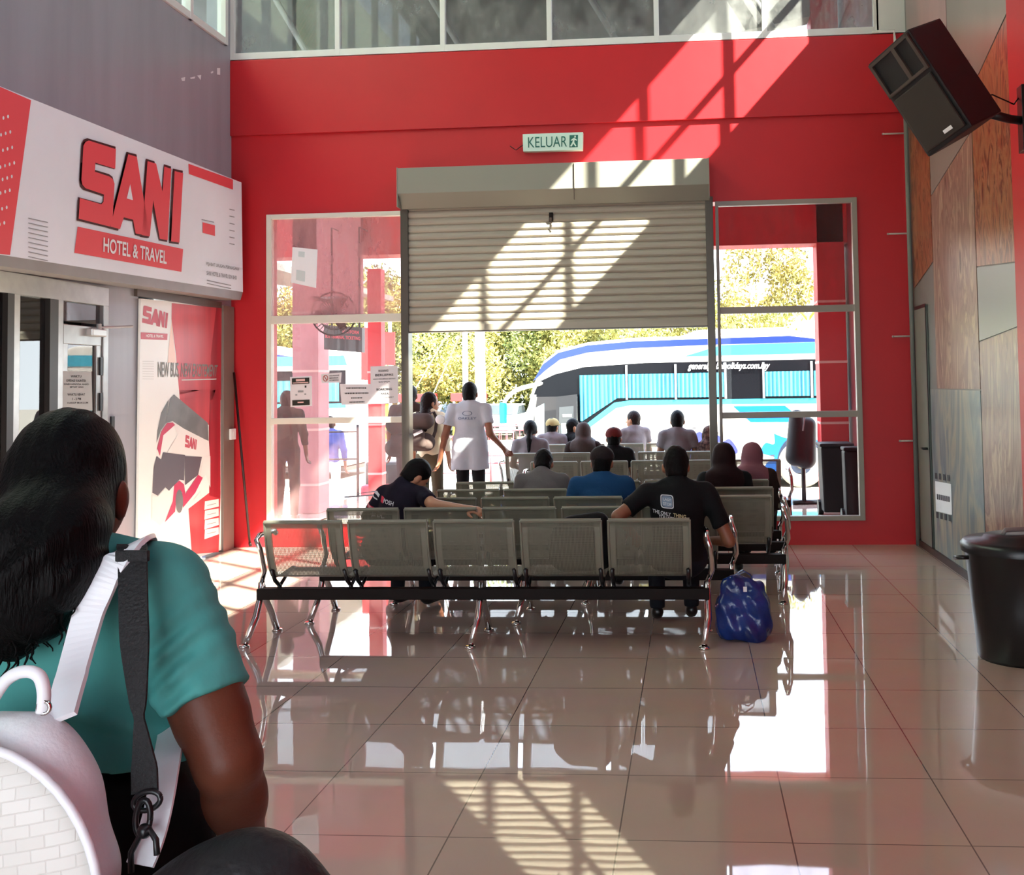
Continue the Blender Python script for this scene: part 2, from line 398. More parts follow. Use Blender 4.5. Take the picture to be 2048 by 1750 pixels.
window(1, [(-4.285, -4.235, y0, y1, .234, 3.367), (-2.89, -2.83, y0, y1, .234, 3.367), (-4.285, -2.83, y0, y1, 3.32, 3.367), (-4.285, -2.83, y0, y1, .234, .28),
           (-4.24, -2.86, y0, y1, 2.25, 2.33), (-4.24, -2.86, y0, y1, 1.235, 1.295)],
       [(-4.24, -2.86, yp0, yp1, .27, 1.24), (-4.24, -2.86, yp0, yp1, 1.29, 2.26), (-4.24, -2.86, yp0, yp1, 2.32, 3.33)], G_L, FRL)
FRR = mat('grey_frame', (150, 140, 132), .4)
window(2, [(1.595, 1.645, y0, y1, .234, 3.367), (.27, .30, y0, y1, .234, 3.367), (.27, 1.645, y0, y1, 3.32, 3.367), (.27, 1.645, y0, y1, .234, .28),
           (.29, 1.6, y0, y1, 2.255, 2.32), (.29, 1.6, y0, y1, 1.23, 1.29)],
       [(.29, 1.6, yp0, yp1, .27, 1.24), (.29, 1.6, yp0, yp1, 1.28, 2.26), (.29, 1.6, yp0, yp1, 2.31, 3.33)], G_R, FRR)
mx_ = [at(p, 60, Y=D).x for p in (466, 676, 886, 1099, 1313, 1529, 1752)]
fb = [(XL, XR, y0, y1, 4.98, 5.05), (XL, XR, y0, y1, 7.85, 7.9), (XL, XR, y0, y1, 6.4, 6.45)]
pb = []
for i, x in enumerate(mx_):
    fb.append((x-.025, x+.025, y0, y1, 4.98, 7.9))
    if i: pb += [(mx_[i-1]+.02, x-.02, yp0, yp1, 5.04, 6.41), (mx_[i-1]+.02, x-.02, yp0, yp1, 6.44, 7.86)]
fb.append((mx_[-1], XR, y0, y1, 4.98, 7.9))
window(3, fb, pb, G_T)
# left clerestory
fb = [(XL-.06, XL+.03, 2, 10.12, 5.09, 5.16), (XL-.06, XL+.03, 2, 10.12, 7.94, 8.0)]; pb = []
ys = [2, 3.1, 4.2, 5.3, 6.4, 7.5, 8.6, 9.35, 10.09]
for i, y in enumerate(ys):
    fb.append((XL-.06, XL+.03, y-.03, y+.03, 5.09, 8.0))
    if i: pb.append((XL-.02, XL-.014, ys[i-1]+.02, y-.02, 5.14, 7.96))
window(4, fb, pb, G_C)
# right clerestory: sun comes through this one
fb = [(XR, XR+.05, -2.4, 9.58, 5.9, 5.94), (XR, XR+.05, -2.4, 9.58, 7.46, 7.5), (XR, XR+.05, -2.4, 9.58, 6.5, 6.57), (XR, XR+.05, -2.4, 9.58, 7.36, 7.40)]; pb = []
y = 9.56
while y > -2.3:
    fb.append((XR, XR+.05, y-.03, y+.03, 5.9, 7.5)); pb.append((XR+.02, XR+.026, y-.62, y-.01, 5.93, 7.47)); y -= .625
window(5, fb, pb, G_C)

# ------------------------------------------------------------------ roller shutter
t = empty('roller_shutter', (-1.31, D, 0), 0, 'beige roller shutter pulled halfway down over the exit doorway', 'shutter')
def kid(o, par): o.parent = par; o.matrix_parent_inverse = Matrix.Translation(-par.location); return o
h = MB().prism([(-2.85, 9.97, 3.745), (-2.85, 9.97, 3.49), (-2.85, 10.12, 3.36), (-2.85, D, 3.36), (-2.85, D, 3.745)], (3.06, 0, 0)).build('housing', HOUS, bevel=.006); kid(h, t)
g = MB().box(-2.853, -2.845, 9.965, D, 3.36, 3.75); kid(g.build('end_plate', HOUS), t)
kid(MB().box(.205, .213, 9.965, D, 3.36, 3.75).build('end_plate', HOUS), t)
kid(MB().box(-1.1, -1.094, 9.962, 9.975, 3.38, 3.73).build('seam', DBROWN), t)
# corrugated curtain
V = []; F = []; z = 3.42; pitch = .0745; prof = []
while z > 2.2:
    for a, b in ((0, 0), (.010, .012), (.016, .030), (.016, .050), (.008, .064), (-.004, .0685), (-.004, .0735)): prof.append((10.175-a, z-b))
    z -= pitch
prof += [(10.17, 2.20), (10.145, 2.20), (10.145, 2.14), (10.18, 2.14)]
n = len(prof)
for x in (-2.80, .18): V += [(x, a, b) for a, b in prof]
F = [(i, i+1, n+i+1, n+i) for i in range(n-1)]
me = bpy.data.meshes.new('curtain'); me.from_pydata(V, [], F); kid(link('curtain', me, SHUT), t)
for x0, x1 in ((-2.865, -2.79), (.17, .245)):
    kid(MB().box(x0, x1, 10.13, D+.02, 0, 3.40).build('guide_rail', DTRIM, bevel=.004), t)
kid(MB().box(-1.37, -1.33, 10.14, 10.165, 3.20, 3.29).build('lock', DBROWN, bevel=.004), t)
kid(MB().box(-2.79, .17, 10.15, 10.2, 2.125, 2.145).build('bottom_rail', DTRIM), t)

# exit sign
MINT = mat('mint_panel', (214, 240, 226), .4)
TEAL = mat('teal_print', (36, 110, 96), .5)
q = [at(x, y, Y=D-.07) for x, y in ((1045, 268), (1166, 264), (1165, 300), (1046, 303))]
es = empty('exit_sign', (q[0]+q[2])/2, 0, 'small mint green exit sign above the roller shutter housing', 'sign')
kid(MB().prism(q, (0, .065, 0)).build('panel', MINT, bevel=.006), es)
def sub(q, u0, v0, u1, v1):
    q = [Vector(p) for p in q]
    f = lambda u, v: (q[0]*(1-u)+q[1]*u)*(1-v)+(q[3]*(1-u)+q[2]*u)*v
    return [f(u0, v0), f(u1, v0), f(u1, v1), f(u0, v1)]
kid(letters('lettering', [('KELUAR', sub(q, .09, .2, .74, .8))], TEAL, None, (0, -.004, 0), .0), es)
kid(polys('pictogram', [sub(q, .78, .16, .92, .84)], TEAL, None, (0, -.003, 0)), es)
def frac(q, pts): return [sub(q, u, v, u, v)[0] for u, v in pts]
rm = [[(.86, .2), (.885, .2), (.885, .3), (.86, .3)], [(.84, .32), (.87, .32), (.86, .56), (.83, .56)], [(.83, .56), (.86, .56), (.90, .78), (.88, .8)], [(.83, .55), (.85, .6), (.82, .8), (.79, .78)],
      [(.87, .34), (.91, .45), (.90, .48), (.86, .42)], [(.84, .34), (.80, .44), (.81, .48), (.85, .42)]]
kid(polys('runner', [frac(q, r_) for r_ in rm], MINT, None, (0, -.006, 0)), es)
kid(MB().tube([at(1020, 292, Y=D-.01), at(1032, 300, Y=D-.015), at(1046, 290, Y=D-.02)], .004, 6).build('wire', BLACK), es)

# ------------------------------------------------------------------ fascia sign of the ticket shop
SX = -4.45
def sg(x, y): return at(x/2.9171, y/2.9171, X=SX)
BAN = mat('white_banner', (242, 245, 250), .45, noise=.05, nscale=1.5)
fs = empty('shop_sign', (SX, 8.2, 2.45), 0, 'long white and red banner fascia over the ticket shop, large red letters', 'sign')
c0 = at(-420, 5, X=SX); c1 = at(483, 365, X=SX); c2 = at(486, 584, X=SX); c3 = at(-420, 445, X=SX)
kid(MB().prism([c0, c1, c2, c3], (-.2, 0, 0)).build('banner', BAN), fs)
ox = (.004, 0, 0)
kid(polys('red_panel', [[at(-420, 5, X=SX), sg(0, 508), sg(178, 585), sg(55, 1487), sg(0, 1482), at(-420, 445, X=SX)], [sg(1097, 955), sg(1357, 1048), sg(1357, 1107), sg(1100, 1015)],
                        [sg(1180, 1297), sg(1252, 1315), sg(1252, 1377), sg(1180, 1358)], [sg(450, 1322), sg(1066, 1453), sg(1056, 1586), sg(431, 1475)]], REDINK, None, ox), fs)
S_ = [(480, 850), (492, 828), (512, 820), (670, 870), (666, 985), (550, 950), (547, 1002), (632, 1030), (652, 1045), (662, 1072), (650, 1290), (634, 1322), (452, 1276), (459, 1156), (585, 1192), (597, 1178), (600, 1135), (492, 1098), (474, 1078), (468, 1050)]
A1 = [(742, 900), (792, 915), (868, 1378), (785, 1362), (770, 1282), (716, 1268), (694, 1337), (637, 1322)]
N_ = [(855, 940), (905, 955), (942, 1118), (953, 972), (994, 985), (973, 1402), (926, 1393), (888, 1170), (868, 1380), (822, 1372)]
I_ = [(1013, 998), (1063, 1010), (1041, 1416), (992, 1408)]
def grow(pl, d, dx=0, dy=0):
    cx = sum(p[0] for p in pl)/len(pl); cy = sum(p[1] for p in pl)/len(pl)
    return [(x+(d if x > cx else -d)+dx, y+(d if y > cy else -d)+dy) for x, y in pl]
kid(polys('letter_shadow', [[sg(*p) for p in grow(l, 4, -4, -10)] for l in (S_, A1, N_, I_)]+[[sg(*p) for p in grow(l, 4, -6, 6)] for l in (S_, A1, N_, I_)], DINK, None, (.006, 0, 0)), fs)
kid(polys('letter', [[sg(*p) for p in l] for l in (S_, A1, N_, I_)], REDINK, None, (.009, 0, 0)), fs)
kid(polys('letter_gap', [[sg(*p) for p in ((752, 1075), (768, 1168), (732, 1158))]], BAN, None, (.011, 0, 0)), fs)
kid(letters('lettering', [('HOTEL & TRAVEL', (sg(598, 1384), sg(968, 1465), sg(966, 1542), sg(596, 1470)))], WHITE, None, (.009, 0, 0), .02), fs)
kid(letters('small_lettering', [('PEJABAT URUSAN PERNIAGAAN', (sg(1200, 1528), sg(1392, 1560), sg(1390, 1585), sg(1200, 1552))),
                          ('SANI HOTEL & TRAVEL SDN BHD', (sg(1202, 1580), sg(1378, 1610), sg(1378, 1632), sg(1202, 1604)))], LINK, None, (.006, 0, 0), .02), fs)
kid(polys('faint_stripes', [[sg(x0, y), sg(x1, y+(x1-x0)*.22), sg(x1, y+5+(x1-x0)*.22), sg(x0, y+5)] for x0, x1, ys_ in ((160, 275, range(1270, 1500, 28)), (1335, 1365, (1218, 1258, 1300, 1340, 1380, 1418)), (1172, 1245, (1278,)), (1203, 1345, (1632, 1650))) for y in ys_], LINK, None, (.006, 0, 0)), fs)
dots = []
for r_, y in enumerate((680, 770, 860, 950, 1030, 1110, 1210, 1300)):
    nd = (2, 3, 3, 4, 3, 3, 2, 1)[r_]; xe = (42, 55, 66, 78, 64, 52, 34, 20)[r_]
    for k in range(nd+3):
        x = xe-k*27; dots.append([sg(x+7*math.cos(a)*.8, y+12*k*.7+11*math.sin(a)) for a in [PI*j/4 for j in range(8)]])
kid(polys('dot', dots, WHITE, None, (.006, 0, 0)), fs)
# soffit / grey gutter under the banner
kid(MB().prism([c3+Vector((0, 0, 0)), c2+Vector((0, 0, 0)), at(481, 600, X=SX), at(-420, 472, X=SX)], (-.2, 0, 0)).build('gutter', mat('dull_aluminium', (150, 146, 144), .4, metal=.2, noise=.1)), fs)

# ------------------------------------------------------------------ shop front glazing
FX = XL
sf = empty('glass_shop_window', (FX, 7, 0), 0, 'aluminium and glass ticket shop front left of the big poster', 'shop front')
yfl = [6.2, 6.74, 6.86, 7.22, 7.36, 7.93]
DK = mat('dark_channel', (34, 32, 30), .4)
fr = MB()
for a, b in ((6.2, 6.72), ): fr.box(FX-.05, FX+.02, a, a+.05, 0, 2.36)
fr.box(FX-.05, FX+.03, 6.80, 6.87, 0, 2.36); fr.box(FX-.05, FX+.03, 7.30, 7.37, 0, 2.36); fr.box(FX-.05, FX+.03, 7.90, 7.97, 0, 2.36)
fr.box(FX-.05, FX+.034, 6.2, 7.968, 2.27, 2.418)
kid(fr.build('frame', ALU, bevel=.004), sf)
kid(MB().box(FX-.04, FX+.035, 6.73, 6.80, 0, 2.27).box(FX-.04, FX+.035, 7.20, 7.30, 0, 2.27).build('dark_channel', DK), sf)
G_S = glass('shop_glass', (.25, .26, .27), .02, refl=3.2)
for a, b, z0, z1 in ((6.25, 6.73, 0, 2.27), (6.87, 7.2, 0, 2.27), (7.37, 7.90, 2.12, 2.27)):
    kid(MB().box(FX-.01, FX-.004, a, b, z0, z1).build('pane', G_S), sf)
# room behind the shop front so the glass stands before something dark
struct(MB().box(XL-2.5, XL-.2, 5, 5.1, 0, 2.6).box(XL-2.5, XL-.2, 9, 9.1, 0, 2.6).box(XL-2.6, XL-2.5, 5, 9.1, 0, 2.6).box(XL-2.6, XL-.2, 5, 9.1, 2.6, 2.7).box(XL-2.6, XL-.2, 5, 9.1, -.1, 0).build('wall_shop', mat('shop_interior', (70, 68, 66), .7)))
d1 = tag(MB().box(FX-.03, FX+.015, 7.385, 7.45, .02, 2.1).box(FX-.03, FX+.015, 7.83, 7.895, .02, 2.1).box(FX-.033, FX+.018, 7.388, 7.892, 1.95, 2.097).box(FX-.033, FX+.018, 7.388, 7.892, .023, .15).build('door_1', ALU, bevel=.004), kind='structure')
MB().box(FX-.01, FX-.004, 7.45, 7.83, .15, 1.95).build('pane', G_S, d1)
MB().box(FX+.015, FX+.03, 7.86, 7.89, 1.72, 1.86).build('hinge', BLACK, d1); MB().box(FX+.015, FX+.03, 7.86, 7.89, 1.44, 1.58).build('hinge', BLACK, d1)
cl = empty('door_closer', (FX+.03, 7.8, 2.08), 0, 'silver overhead door closer on the ticket shop door', 'door closer')
CLM = mat('closer_metal', (200, 200, 198), .3, metal=.5)
kid(MB().box(FX+.015, FX+.07, 7.68, 7.88, 2.02, 2.08).build('body', CLM, bevel=.01), cl)
kid(MB().tube([(FX+.05, 7.80, 2.09), (FX+.11, 8.18, 2.12)], .01, 8).tube([(FX+.05, 7.80, 2.06), (FX+.05, 7.80, 2.12)], .018, 10).build('arm', CLM), cl)
nt_ = empty('paper_notice', (FX+.02, 7.6, 1.3), 0, 'grey paper notice of opening hours taped inside the shop door', 'notice')
qn = [at(x, y, X=FX+.016) for x, y in ((126, 742), (183, 743), (185, 821), (125, 822))]
kid(poly('sheet', qn, mat('grey_paper', (176, 178, 176), .7)), nt_)
kid(letters('lettering', [('WAKTU', sub(qn, .25, .1, .62, .16)), ('OPERASI KAUNTER', sub(qn, .1, .21, .78, .27)), ('ISNIN HINGGA AHAD', sub(qn, .03, .31, .88, .35)), ('SETIAP HARI', sub(qn, .22, .38, .68, .42)),
                          ('WAKTU REHAT', sub(qn, .14, .56, .74, .62)), ('1 - 2 PM', sub(qn, .3, .67, .6, .73)), ('HARAP MAKLUM', sub(qn, .14, .78, .84, .82))], INK, None, (.003, 0, 0), .02), nt_)
tag(MB().box(XL, XL+.012, 8.05, 8.1, 1.23, 1.39).build('door_handle_slot', BLACK, bevel=.003), 'black recessed pull slot on the grey pillar beside the shop door', 'pull')
# grey pillar details, framing of the poster bay
tag(MB().box(XL, XL+.05, 9.98, 10.22, 0, 2.43).build('shutter_post', mat('brown_grey_post', (128, 112, 104), .4, noise=.2, nscale=4, stretch=(1, 1, .3)), bevel=.004), 'brown grey metal post between the bus poster and the red corner', 'post')
tag(MB().box(XL, XL+.03, 8.40, 9.98, 2.39, 2.46).build('poster_rail', mat('dark_rail', (84, 74, 68), .4)), 'dark rail along the top edge of the bus poster', 'rail')
sw = empty('wall_socket', (XL+.055, 10.18, 1.15), 0, 'small white switch box on the post beside the red corner', 'switch')
kid(MB().box(XL+.05, XL+.075, 10.10, 10.21, 1.09, 1.2).build('box', WHITE, bevel=.006), sw); kid(MB().box(XL+.075, XL+.08, 10.14, 10.17, 1.12, 1.17).build('rocker', PAPER), sw)

# ------------------------------------------------------------------ bus poster
PX = XL+.03
ps = empty('poster', (PX, 9.2, 0), 0, 'tall white and red bus poster with a printed double-decker coach', 'poster')
def pp(x, y): return at(275+x*.18857, 780+y*.18857, X=PX)          # lower crop
def pq(x, y): return at(275+x*.12003, 590+y*.12003, X=PX)          # upper crop
tl, tr = at(281.5, 597, X=PX), at(441, 613, X=PX); br_ = Vector((PX, 9.975, .02)); bl = Vector((PX, 8.42, .04))
POW = mat('poster_white', (244, 244, 240), .35); POR = mat('poster_red', (214, 70, 80), .35, noise=.25, nscale=2, stretch=(1, 3, .3)); POD = mat('poster_deep_red', (178, 36, 52), .35, noise=.3, nscale=3, stretch=(1, 3, .3))
kid(MB().prism([tl, tr, br_, bl], (-.02, 0, 0)).build('sheet', POW), ps)
yb = lambda x: at(x, 1125, X=PX)
L1 = []
kid(polys('red_field', [[pq(570, 135), pq(1400, 220), pq(1390, 1750), pq(705, 1750), pq(640, 1000), pq(565, 400)],
                        [pp(440, 0), pp(880, 0), pp(880, 1100), pp(860, 1720), pp(575, 1740), pp(540, 1260), pp(760, 1090), pp(765, 380), pp(450, 100)]], POR, None, (0.0010, 0, 0)), ps)
kid(polys('deep_red_stripe', [[pq(1310, 210), pq(1395, 220), pq(1390, 1750), pq(1210, 1750), pq(1220, 1000)], [pp(770, 0), pp(880, 0), pp(878, 1150), pp(760, 1120), pp(755, 400)]], POD, None, (0.0017, 0, 0)), ps)
kid(polys('peach_wedge', [[pq(565, 440), pq(642, 1130), pq(500, 1130), pq(520, 860)]], mat('poster_peach', (250, 214, 196), .4), None, (0.0014, 0, 0)), ps)
# logo, headline
LG = mat('poster_logo_red', (206, 90, 106), .4)
def mapl(pl): # big-sign letter shapes reused at poster size
    out = []
    for x, y in pl:
        u = (x-452)/612.; v = (y-820)/600.-u*.06
        out.append(sub([pq(75, 175), pq(510, 205), pq(500, 590), pq(72, 560)], u, v*.97, u, v*.97)[0])
    return out
kid(polys('logo', [mapl(l) for l in (S_, A1, N_, I_)]+[[pq(52, 622), pq(498, 645), pq(492, 752), pq(52, 735)]], LG, None, (0.0021, 0, 0)), ps)
kid(letters('lettering', [('HOTEL & TRAVEL', (pq(140, 655), pq(430, 668), pq(428, 712), pq(138, 702)))], POW, None, (0.0028, 0, 0), .02), ps)
kid(letters('headline', [('NEW BUS, NEW EXCITEMENT', (pq(335, 1110), pq(1335, 1165), pq(1310, 1390), pq(335, 1412)))], mat('headline_grey', (120, 122, 116), .5), None, (0.0028, 0, 0), .015), ps)
kid(polys('headline_rule', [[pq(730, 1408), pq(1312, 1392), pq(1310, 1410), pq(735, 1425)]]+[[pq(80, y), pq(270, y+3), pq(270, y+9), pq(80, y+6)] for y in range(1100, 1420, 42)], mat('rule_pale', (206, 206, 200), .5), None, (0.0021, 0, 0)), ps)
# printed coach
GB = mat('print_grey', (124, 128, 130), .35, noise=.3, nscale=5); MAG = mat('print_magenta', (198, 48, 92), .35); GLs = mat('print_slate', (92, 88, 98), .35); PW = mat('print_white', (240, 236, 232), .35)
kid(polys('coach_upper_glass', [[pp(340, 95), pp(385, 48), pp(745, 350), pp(752, 540), pp(490, 425), pp(370, 330), pp(300, 350)], [pp(250, 240), pp(330, 100), pp(300, 350), pp(245, 430), pp(200, 560), pp(210, 430)]], GB, None, (0.0021, 0, 0)), ps)
kid(polys('coach_white_band', [[pp(370, 330), pp(490, 410), pp(755, 545), pp(765, 700), pp(310, 668), pp(420, 480)], [pp(150, 1110), pp(210, 1130), pp(290, 1040), pp(385, 1010), pp(370, 1180), pp(290, 1370), pp(235, 1435), pp(150, 1370)],
                              [pp(495, 1258), pp(570, 1110), pp(590, 1170), pp(665, 1070), pp(680, 1120)], [pp(700, 700), pp(770, 700), pp(770, 1035), pp(720, 900), pp(605, 1080), pp(660, 900)]], PW, None, (0.0026, 0, 0)), ps)
kid(polys('coach_side', [[pp(310, 350), pp(370, 345), pp(395, 370), pp(270, 480), pp(235, 700), pp(205, 620), pp(250, 440)], [pp(385, 1010), pp(440, 960), pp(490, 1000), pp(505, 1100), pp(640, 900), pp(690, 930), pp(610, 1090), pp(495, 1230), pp(480, 1250), pp(470, 1080), pp(420, 1080), pp(395, 1290), pp(290, 1400), pp(370, 1180)]], MAG, None, (0.0030, 0, 0)), ps)
kid(polys('coach_windscreen', [[pp(270, 660), pp(500, 690), pp(490, 960), pp(440, 950), pp(330, 1070), pp(290, 1030), pp(210, 1120), pp(155, 1090), pp(170, 820), pp(200, 700), pp(250, 740)], [pp(500, 700), pp(680, 710), pp(640, 900), pp(500, 1010)]], GLs, None, (0.0033, 0, 0)), ps)
wh = [[pp(440+40*math.cos(a), 1180+125*math.sin(a)) for a in [2*PI*i/16 for i in range(16)]]]
kid(polys('coach_wheel', wh, GB, None, (0.0037, 0, 0)), ps)
kid(polys('coach_lettering', [[sub([pp(500, 475), pp(628, 510), pp(620, 665), pp(498, 645)], (x-452)/612., (y-820)/600.-(x-452)/612.*.2, 0, 0)[0] for x, y in l] for l in (S_, A1, N_, I_)], LG, None, (0.0037, 0, 0)), ps)
kid(polys('label_box', [[pp(712, 1180+k*100), pp(858, 1155+k*100), pp(860, 1235+k*98), pp(706, 1272+k*104)] for k in range(4)], POW, None, (0.0028, 0, 0)), ps)
kid(polys('label_line', [[pp(735, 1222+k*100), pp(830, 1200+k*100), pp(830, 1206+k*100), pp(735, 1228+k*100)] for k in range(4)], LINK, None, (0.0035, 0, 0)), ps)
# leaning rod and mop stick in the corner
tag(MB().tube([at(468, 745, Y=10.18), at(500, 1090, Y=10.02)], .013, 8).tube([at(500, 1085, Y=10.02), at(501, 1093, Y=10.02)], .018, 8).build('leaning_rod', mat('dark_rod', (48, 18, 16), .4), smooth=True), 'long dark rod leaning in the corner by the red wall', 'rod')
# white flecks of old tape on the cladding
tp = [((362, 156), (370, 154), (369, 162), (364, 162)), ((380, 155), (390, 153), (389, 157), (381, 158)), ((394, 151), (402, 150), (401, 160), (398, 156)), ((421, 144), (426, 142), (426, 146), (422, 147)), ((434, 136), (440, 136), (440, 150), (434, 149))]
for i, qd in enumerate(tp):
    tag(MB().prism([at(x, y, X=XL+.002) for x, y in qd], (.002, 0, 0)).build('tape_scrap', WHITE), 'tiny white scrap of tape left high on the grey cladding', 'tape', 'tape scraps on the grey wall')

# ------------------------------------------------------------------ notices on the left window
def sheet(name, label, quad, m, Y=D-.012):
    q = [at(x, y, Y=Y) for x, y in quad]; o = empty(name, (q[2]+q[3])/2, 0, label, 'notice')
    kid(MB().prism(q, (0, .004, 0)).build('sheet', m), o); return o, q
GP = mat('white_sheet', (228, 226, 230), .7)
o, q = sheet('paper_notice', 'white paper notice highest of the two taped sheets by the shutter post', [(741, 733), (795, 731), (797, 806), (741, 808)], GP)
kid(letters('lettering', [('RUANG', sub(q, .3, .1, .66, .155)), ('BERLEPAS', sub(q, .18, .21, .84, .27)), ('HANYA PENUMPANG BERTIKET', sub(q, .1, .33, .92, .36)), ('SAHAJA', sub(q, .3, .41, .72, .445)),
                          ('BOARDING', sub(q, .22, .59, .78, .65)), ('AREA', sub(q, .36, .71, .66, .76)), ('VALID TICKET ONLY', sub(q, .18, .82, .84, .85))], INK, None, (0, -.003, 0), .02), o)
o, q = sheet('paper_notice', 'white landscape paper notice below and left of the boarding area sheet', [(680, 768), (742, 768), (742, 808), (683, 810)], GP)
bars = []
for v, u0, u1 in ((.2, .2, .86), (.45, .14, .92), (.68, .34, .72), (.88, .28, .78)):
    u = u0
    while u < u1: w = random.uniform(.025, .05); bars.append(sub(q, u, v-.03, min(u+w, u1), v+.03)); u += w+.014
kid(polys('lettering', bars, INK, None, (0, -.003, 0)), o)
o, q = sheet('paper_notice', 'black and white framed poster on the glass beside the pink column', [(580, 754), (623, 752), (624, 812), (581, 814)], GP)
BK = mat('dark_green_print', (34, 38, 30), .6)
kid(polys('dark_band', [sub(q, .09, .05, .9, .25), sub(q, .09, .78, .9, .96), sub(q, .68, .31, .76, .38)], BK, None, (0, -.003, 0)), o)
kid(polys('title_patch', [sub(q, .28, .08, .7, .16), sub(q, .13, .19, .86, .225), sub(q, .34, .84, .62, .88)], mat('rose_print', (232, 190, 186), .6), None, (0, -.005, 0)), o)
kid(polys('marks', [sub(q, .36, .47, .62, .53), sub(q, .24, .58, .33, .63), sub(q, .66, .57, .74, .62)], LINK, None, (0, -.003, 0)), o)
o, q = sheet('no_smoking_sticker', 'small landscape no smoking sticker on the left window', [(642, 748), (683, 745), (681, 765), (643, 766)], GP)
ring = [sub(q, .22+.13*math.cos(a), .5+.36*math.sin(a), 0, 0)[0] for a in [2*PI*i/20 for i in range(20)]]; rin = [sub(q, .22+.095*math.cos(a), .5+.27*math.sin(a), 0, 0)[0] for a in [2*PI*i/20 for i in range(20)]]
kid(polys('ring', [[ring[i], ring[(i+1) % 20], rin[(i+1) % 20], rin[i]] for i in range(20)]+[frac(q, [(.14, .3), (.17, .25), (.31, .7), (.28, .76)])], mat('dull_red_print', (178, 84, 70), .6), None, (0, -.003, 0)), o)
kid(letters('lettering', [('DILARANG', sub(q, .42, .2, .9, .32)), ('MEROKOK', sub(q, .42, .44, .88, .58)), ('NO SMOKING', sub(q, .42, .68, .9, .8))], INK, None, (0, -.003, 0), .03), o)
o, q = sheet('paper_notice', 'blank looking white sheet high on the left window above the fan', [(585, 494), (635, 499), (632, 576), (582, 565)], mat('bright_sheet', (252, 254, 255), .6))
kid(polys('faint_mark', [sub(q, .2, .62, .55, .9), sub(q, .25, .1, .5, .25)], mat('faint_print', (216, 228, 226), .6), None, (0, -.003, 0)), o)

# ------------------------------------------------------------------ conduit clips on the right end of the red wall
for i, (x, y, l) in enumerate(((1766, 268, 'topmost'), (1776, 468, 'second from the top'), (1786, 673, 'third down'), (1800, 882, 'lowest'))):
    p = at(x, y, Y=D-.03)
    tag(MB().tube([p, Vector((XR-.01, D-.03, p.z))], .009, 8).ball(p, .012, 8).build('conduit_clip', mat('clip_white', (190, 170, 166), .5) if i == 0 else bpy.data.materials['clip_white'], smooth=True),
        'short white conduit stub, right corner of the red wall, '+l, 'conduit')
tag(MB().tube([at(1745, 64, Y=D-.05), at(1788, 62, Y=D-.05), at(1790, 84, Y=D-.05), at(1803, 85, Y=D-.05)], .016, 8).build('pipe', TRIM, smooth=True), 'bent white pipe at the right end of the upper window sill', 'pipe')
tag(MB().tube([(XR-.03, 10.2, 0), (XR-.03, 10.2, 4.9)], .022, 10).build('corner_conduit', mat('grey_conduit', (120, 122, 118), .5), smooth=True), 'grey conduit running up the right corner of the hall', 'conduit')

# ------------------------------------------------------------------ mural panels on the right wall
def mural(name, cols, scale, stretch, dist=2., rough=.3):
    m = bpy.data.materials.new(name); m.use_nodes = True; nt = m.node_tree; b = nt.nodes['Principled BSDF']
    tc = nt.nodes.new('ShaderNodeTexCoord'); mp = nt.nodes.new('ShaderNodeMapping'); mp.inputs['Scale'].default_value = stretch
    n = nt.nodes.new('ShaderNodeTexNoise'); n.inputs['Scale'].default_value = scale; n.inputs['Detail'].default_value = 7; n.inputs['Distortion'].default_value = dist
    rp = nt.nodes.new('ShaderNodeValToRGB'); e = rp.color_ramp.elements
    for i, c in enumerate(cols):
        x = .33+.36*i/(len(cols)-1)
        if i < 2: e[i].position = x; e[i].color = lin(c)+(1,)
        else: el = e.new(x); el.color = lin(c)+(1,)
    nt.links.new(tc.outputs['Object'], mp.inputs[0]); nt.links.new(mp.outputs[0], n.inputs['Vector']); nt.links.new(n.outputs['Fac'], rp.inputs[0]); nt.links.new(rp.outputs[0], b.inputs['Base Color'])
    b.inputs['Roughness'].default_value = rough
    return m
OR = mural('mural_orange', [(84, 42, 32), (140, 76, 52), (160, 112, 78), (86, 36, 28), (170, 132, 104)], 2.0, (1, 2.6, .8), 3)
PK = mural('mural_pink', [(104, 78, 72), (150, 122, 110), (120, 92, 84), (176, 154, 134), (84, 62, 58)], 1.6, (1, 2.4, .5), 3)
BL = mural('mural_blue', [(92, 112, 120), (118, 134, 136), (156, 156, 138), (100, 120, 128)], 1.6, (1, 2.0, .5), 2)
GY = mural('mural_grey', [(122, 122, 114), (136, 134, 128), (124, 124, 120)], .8, (1, 1, .4), .5)
def mpanel(label, quads, m, t=.008):
    mb = MB()
    for qd in quads: mb.prism([(XR-.001, y, z) for y, z in qd], (-t, 0, 0))
    return tag(mb.build('mural_panel', m), label, 'mural')
def bxq(y0, y1, z0, z1): return [(y0, z0), (y1, z0), (y1, z1), (y0, z1)]
mpanel('orange streaked mural panel in the far right corner', [[(9.36, 2.62), (10.14, 2.46), (10.14, 4.0), (9.36, 3.85)]], OR)
mpanel('brown and pink mural panel in the middle of the right wall', [[(7.97, 1.50), (9.34, 1.50), (9.34, 3.2), (7.97, 3.45)]], PK)
mpanel('grey painted mural patch below the loudspeaker', [[(7.97, 3.46), (9.34, 3.21), (9.34, 4.0), (7.97, 4.0)]], GY)
mpanel('blue green washed mural panel at floor level of the right wall', [bxq(7.97, 9.6, .06, 1.49)], BL)
mpanel('orange mural panel beside the loudspeaker bracket', [[(7.04, 2.35), (7.95, 2.42), (7.95, 3.75), (7.04, 4.0)]], OR)
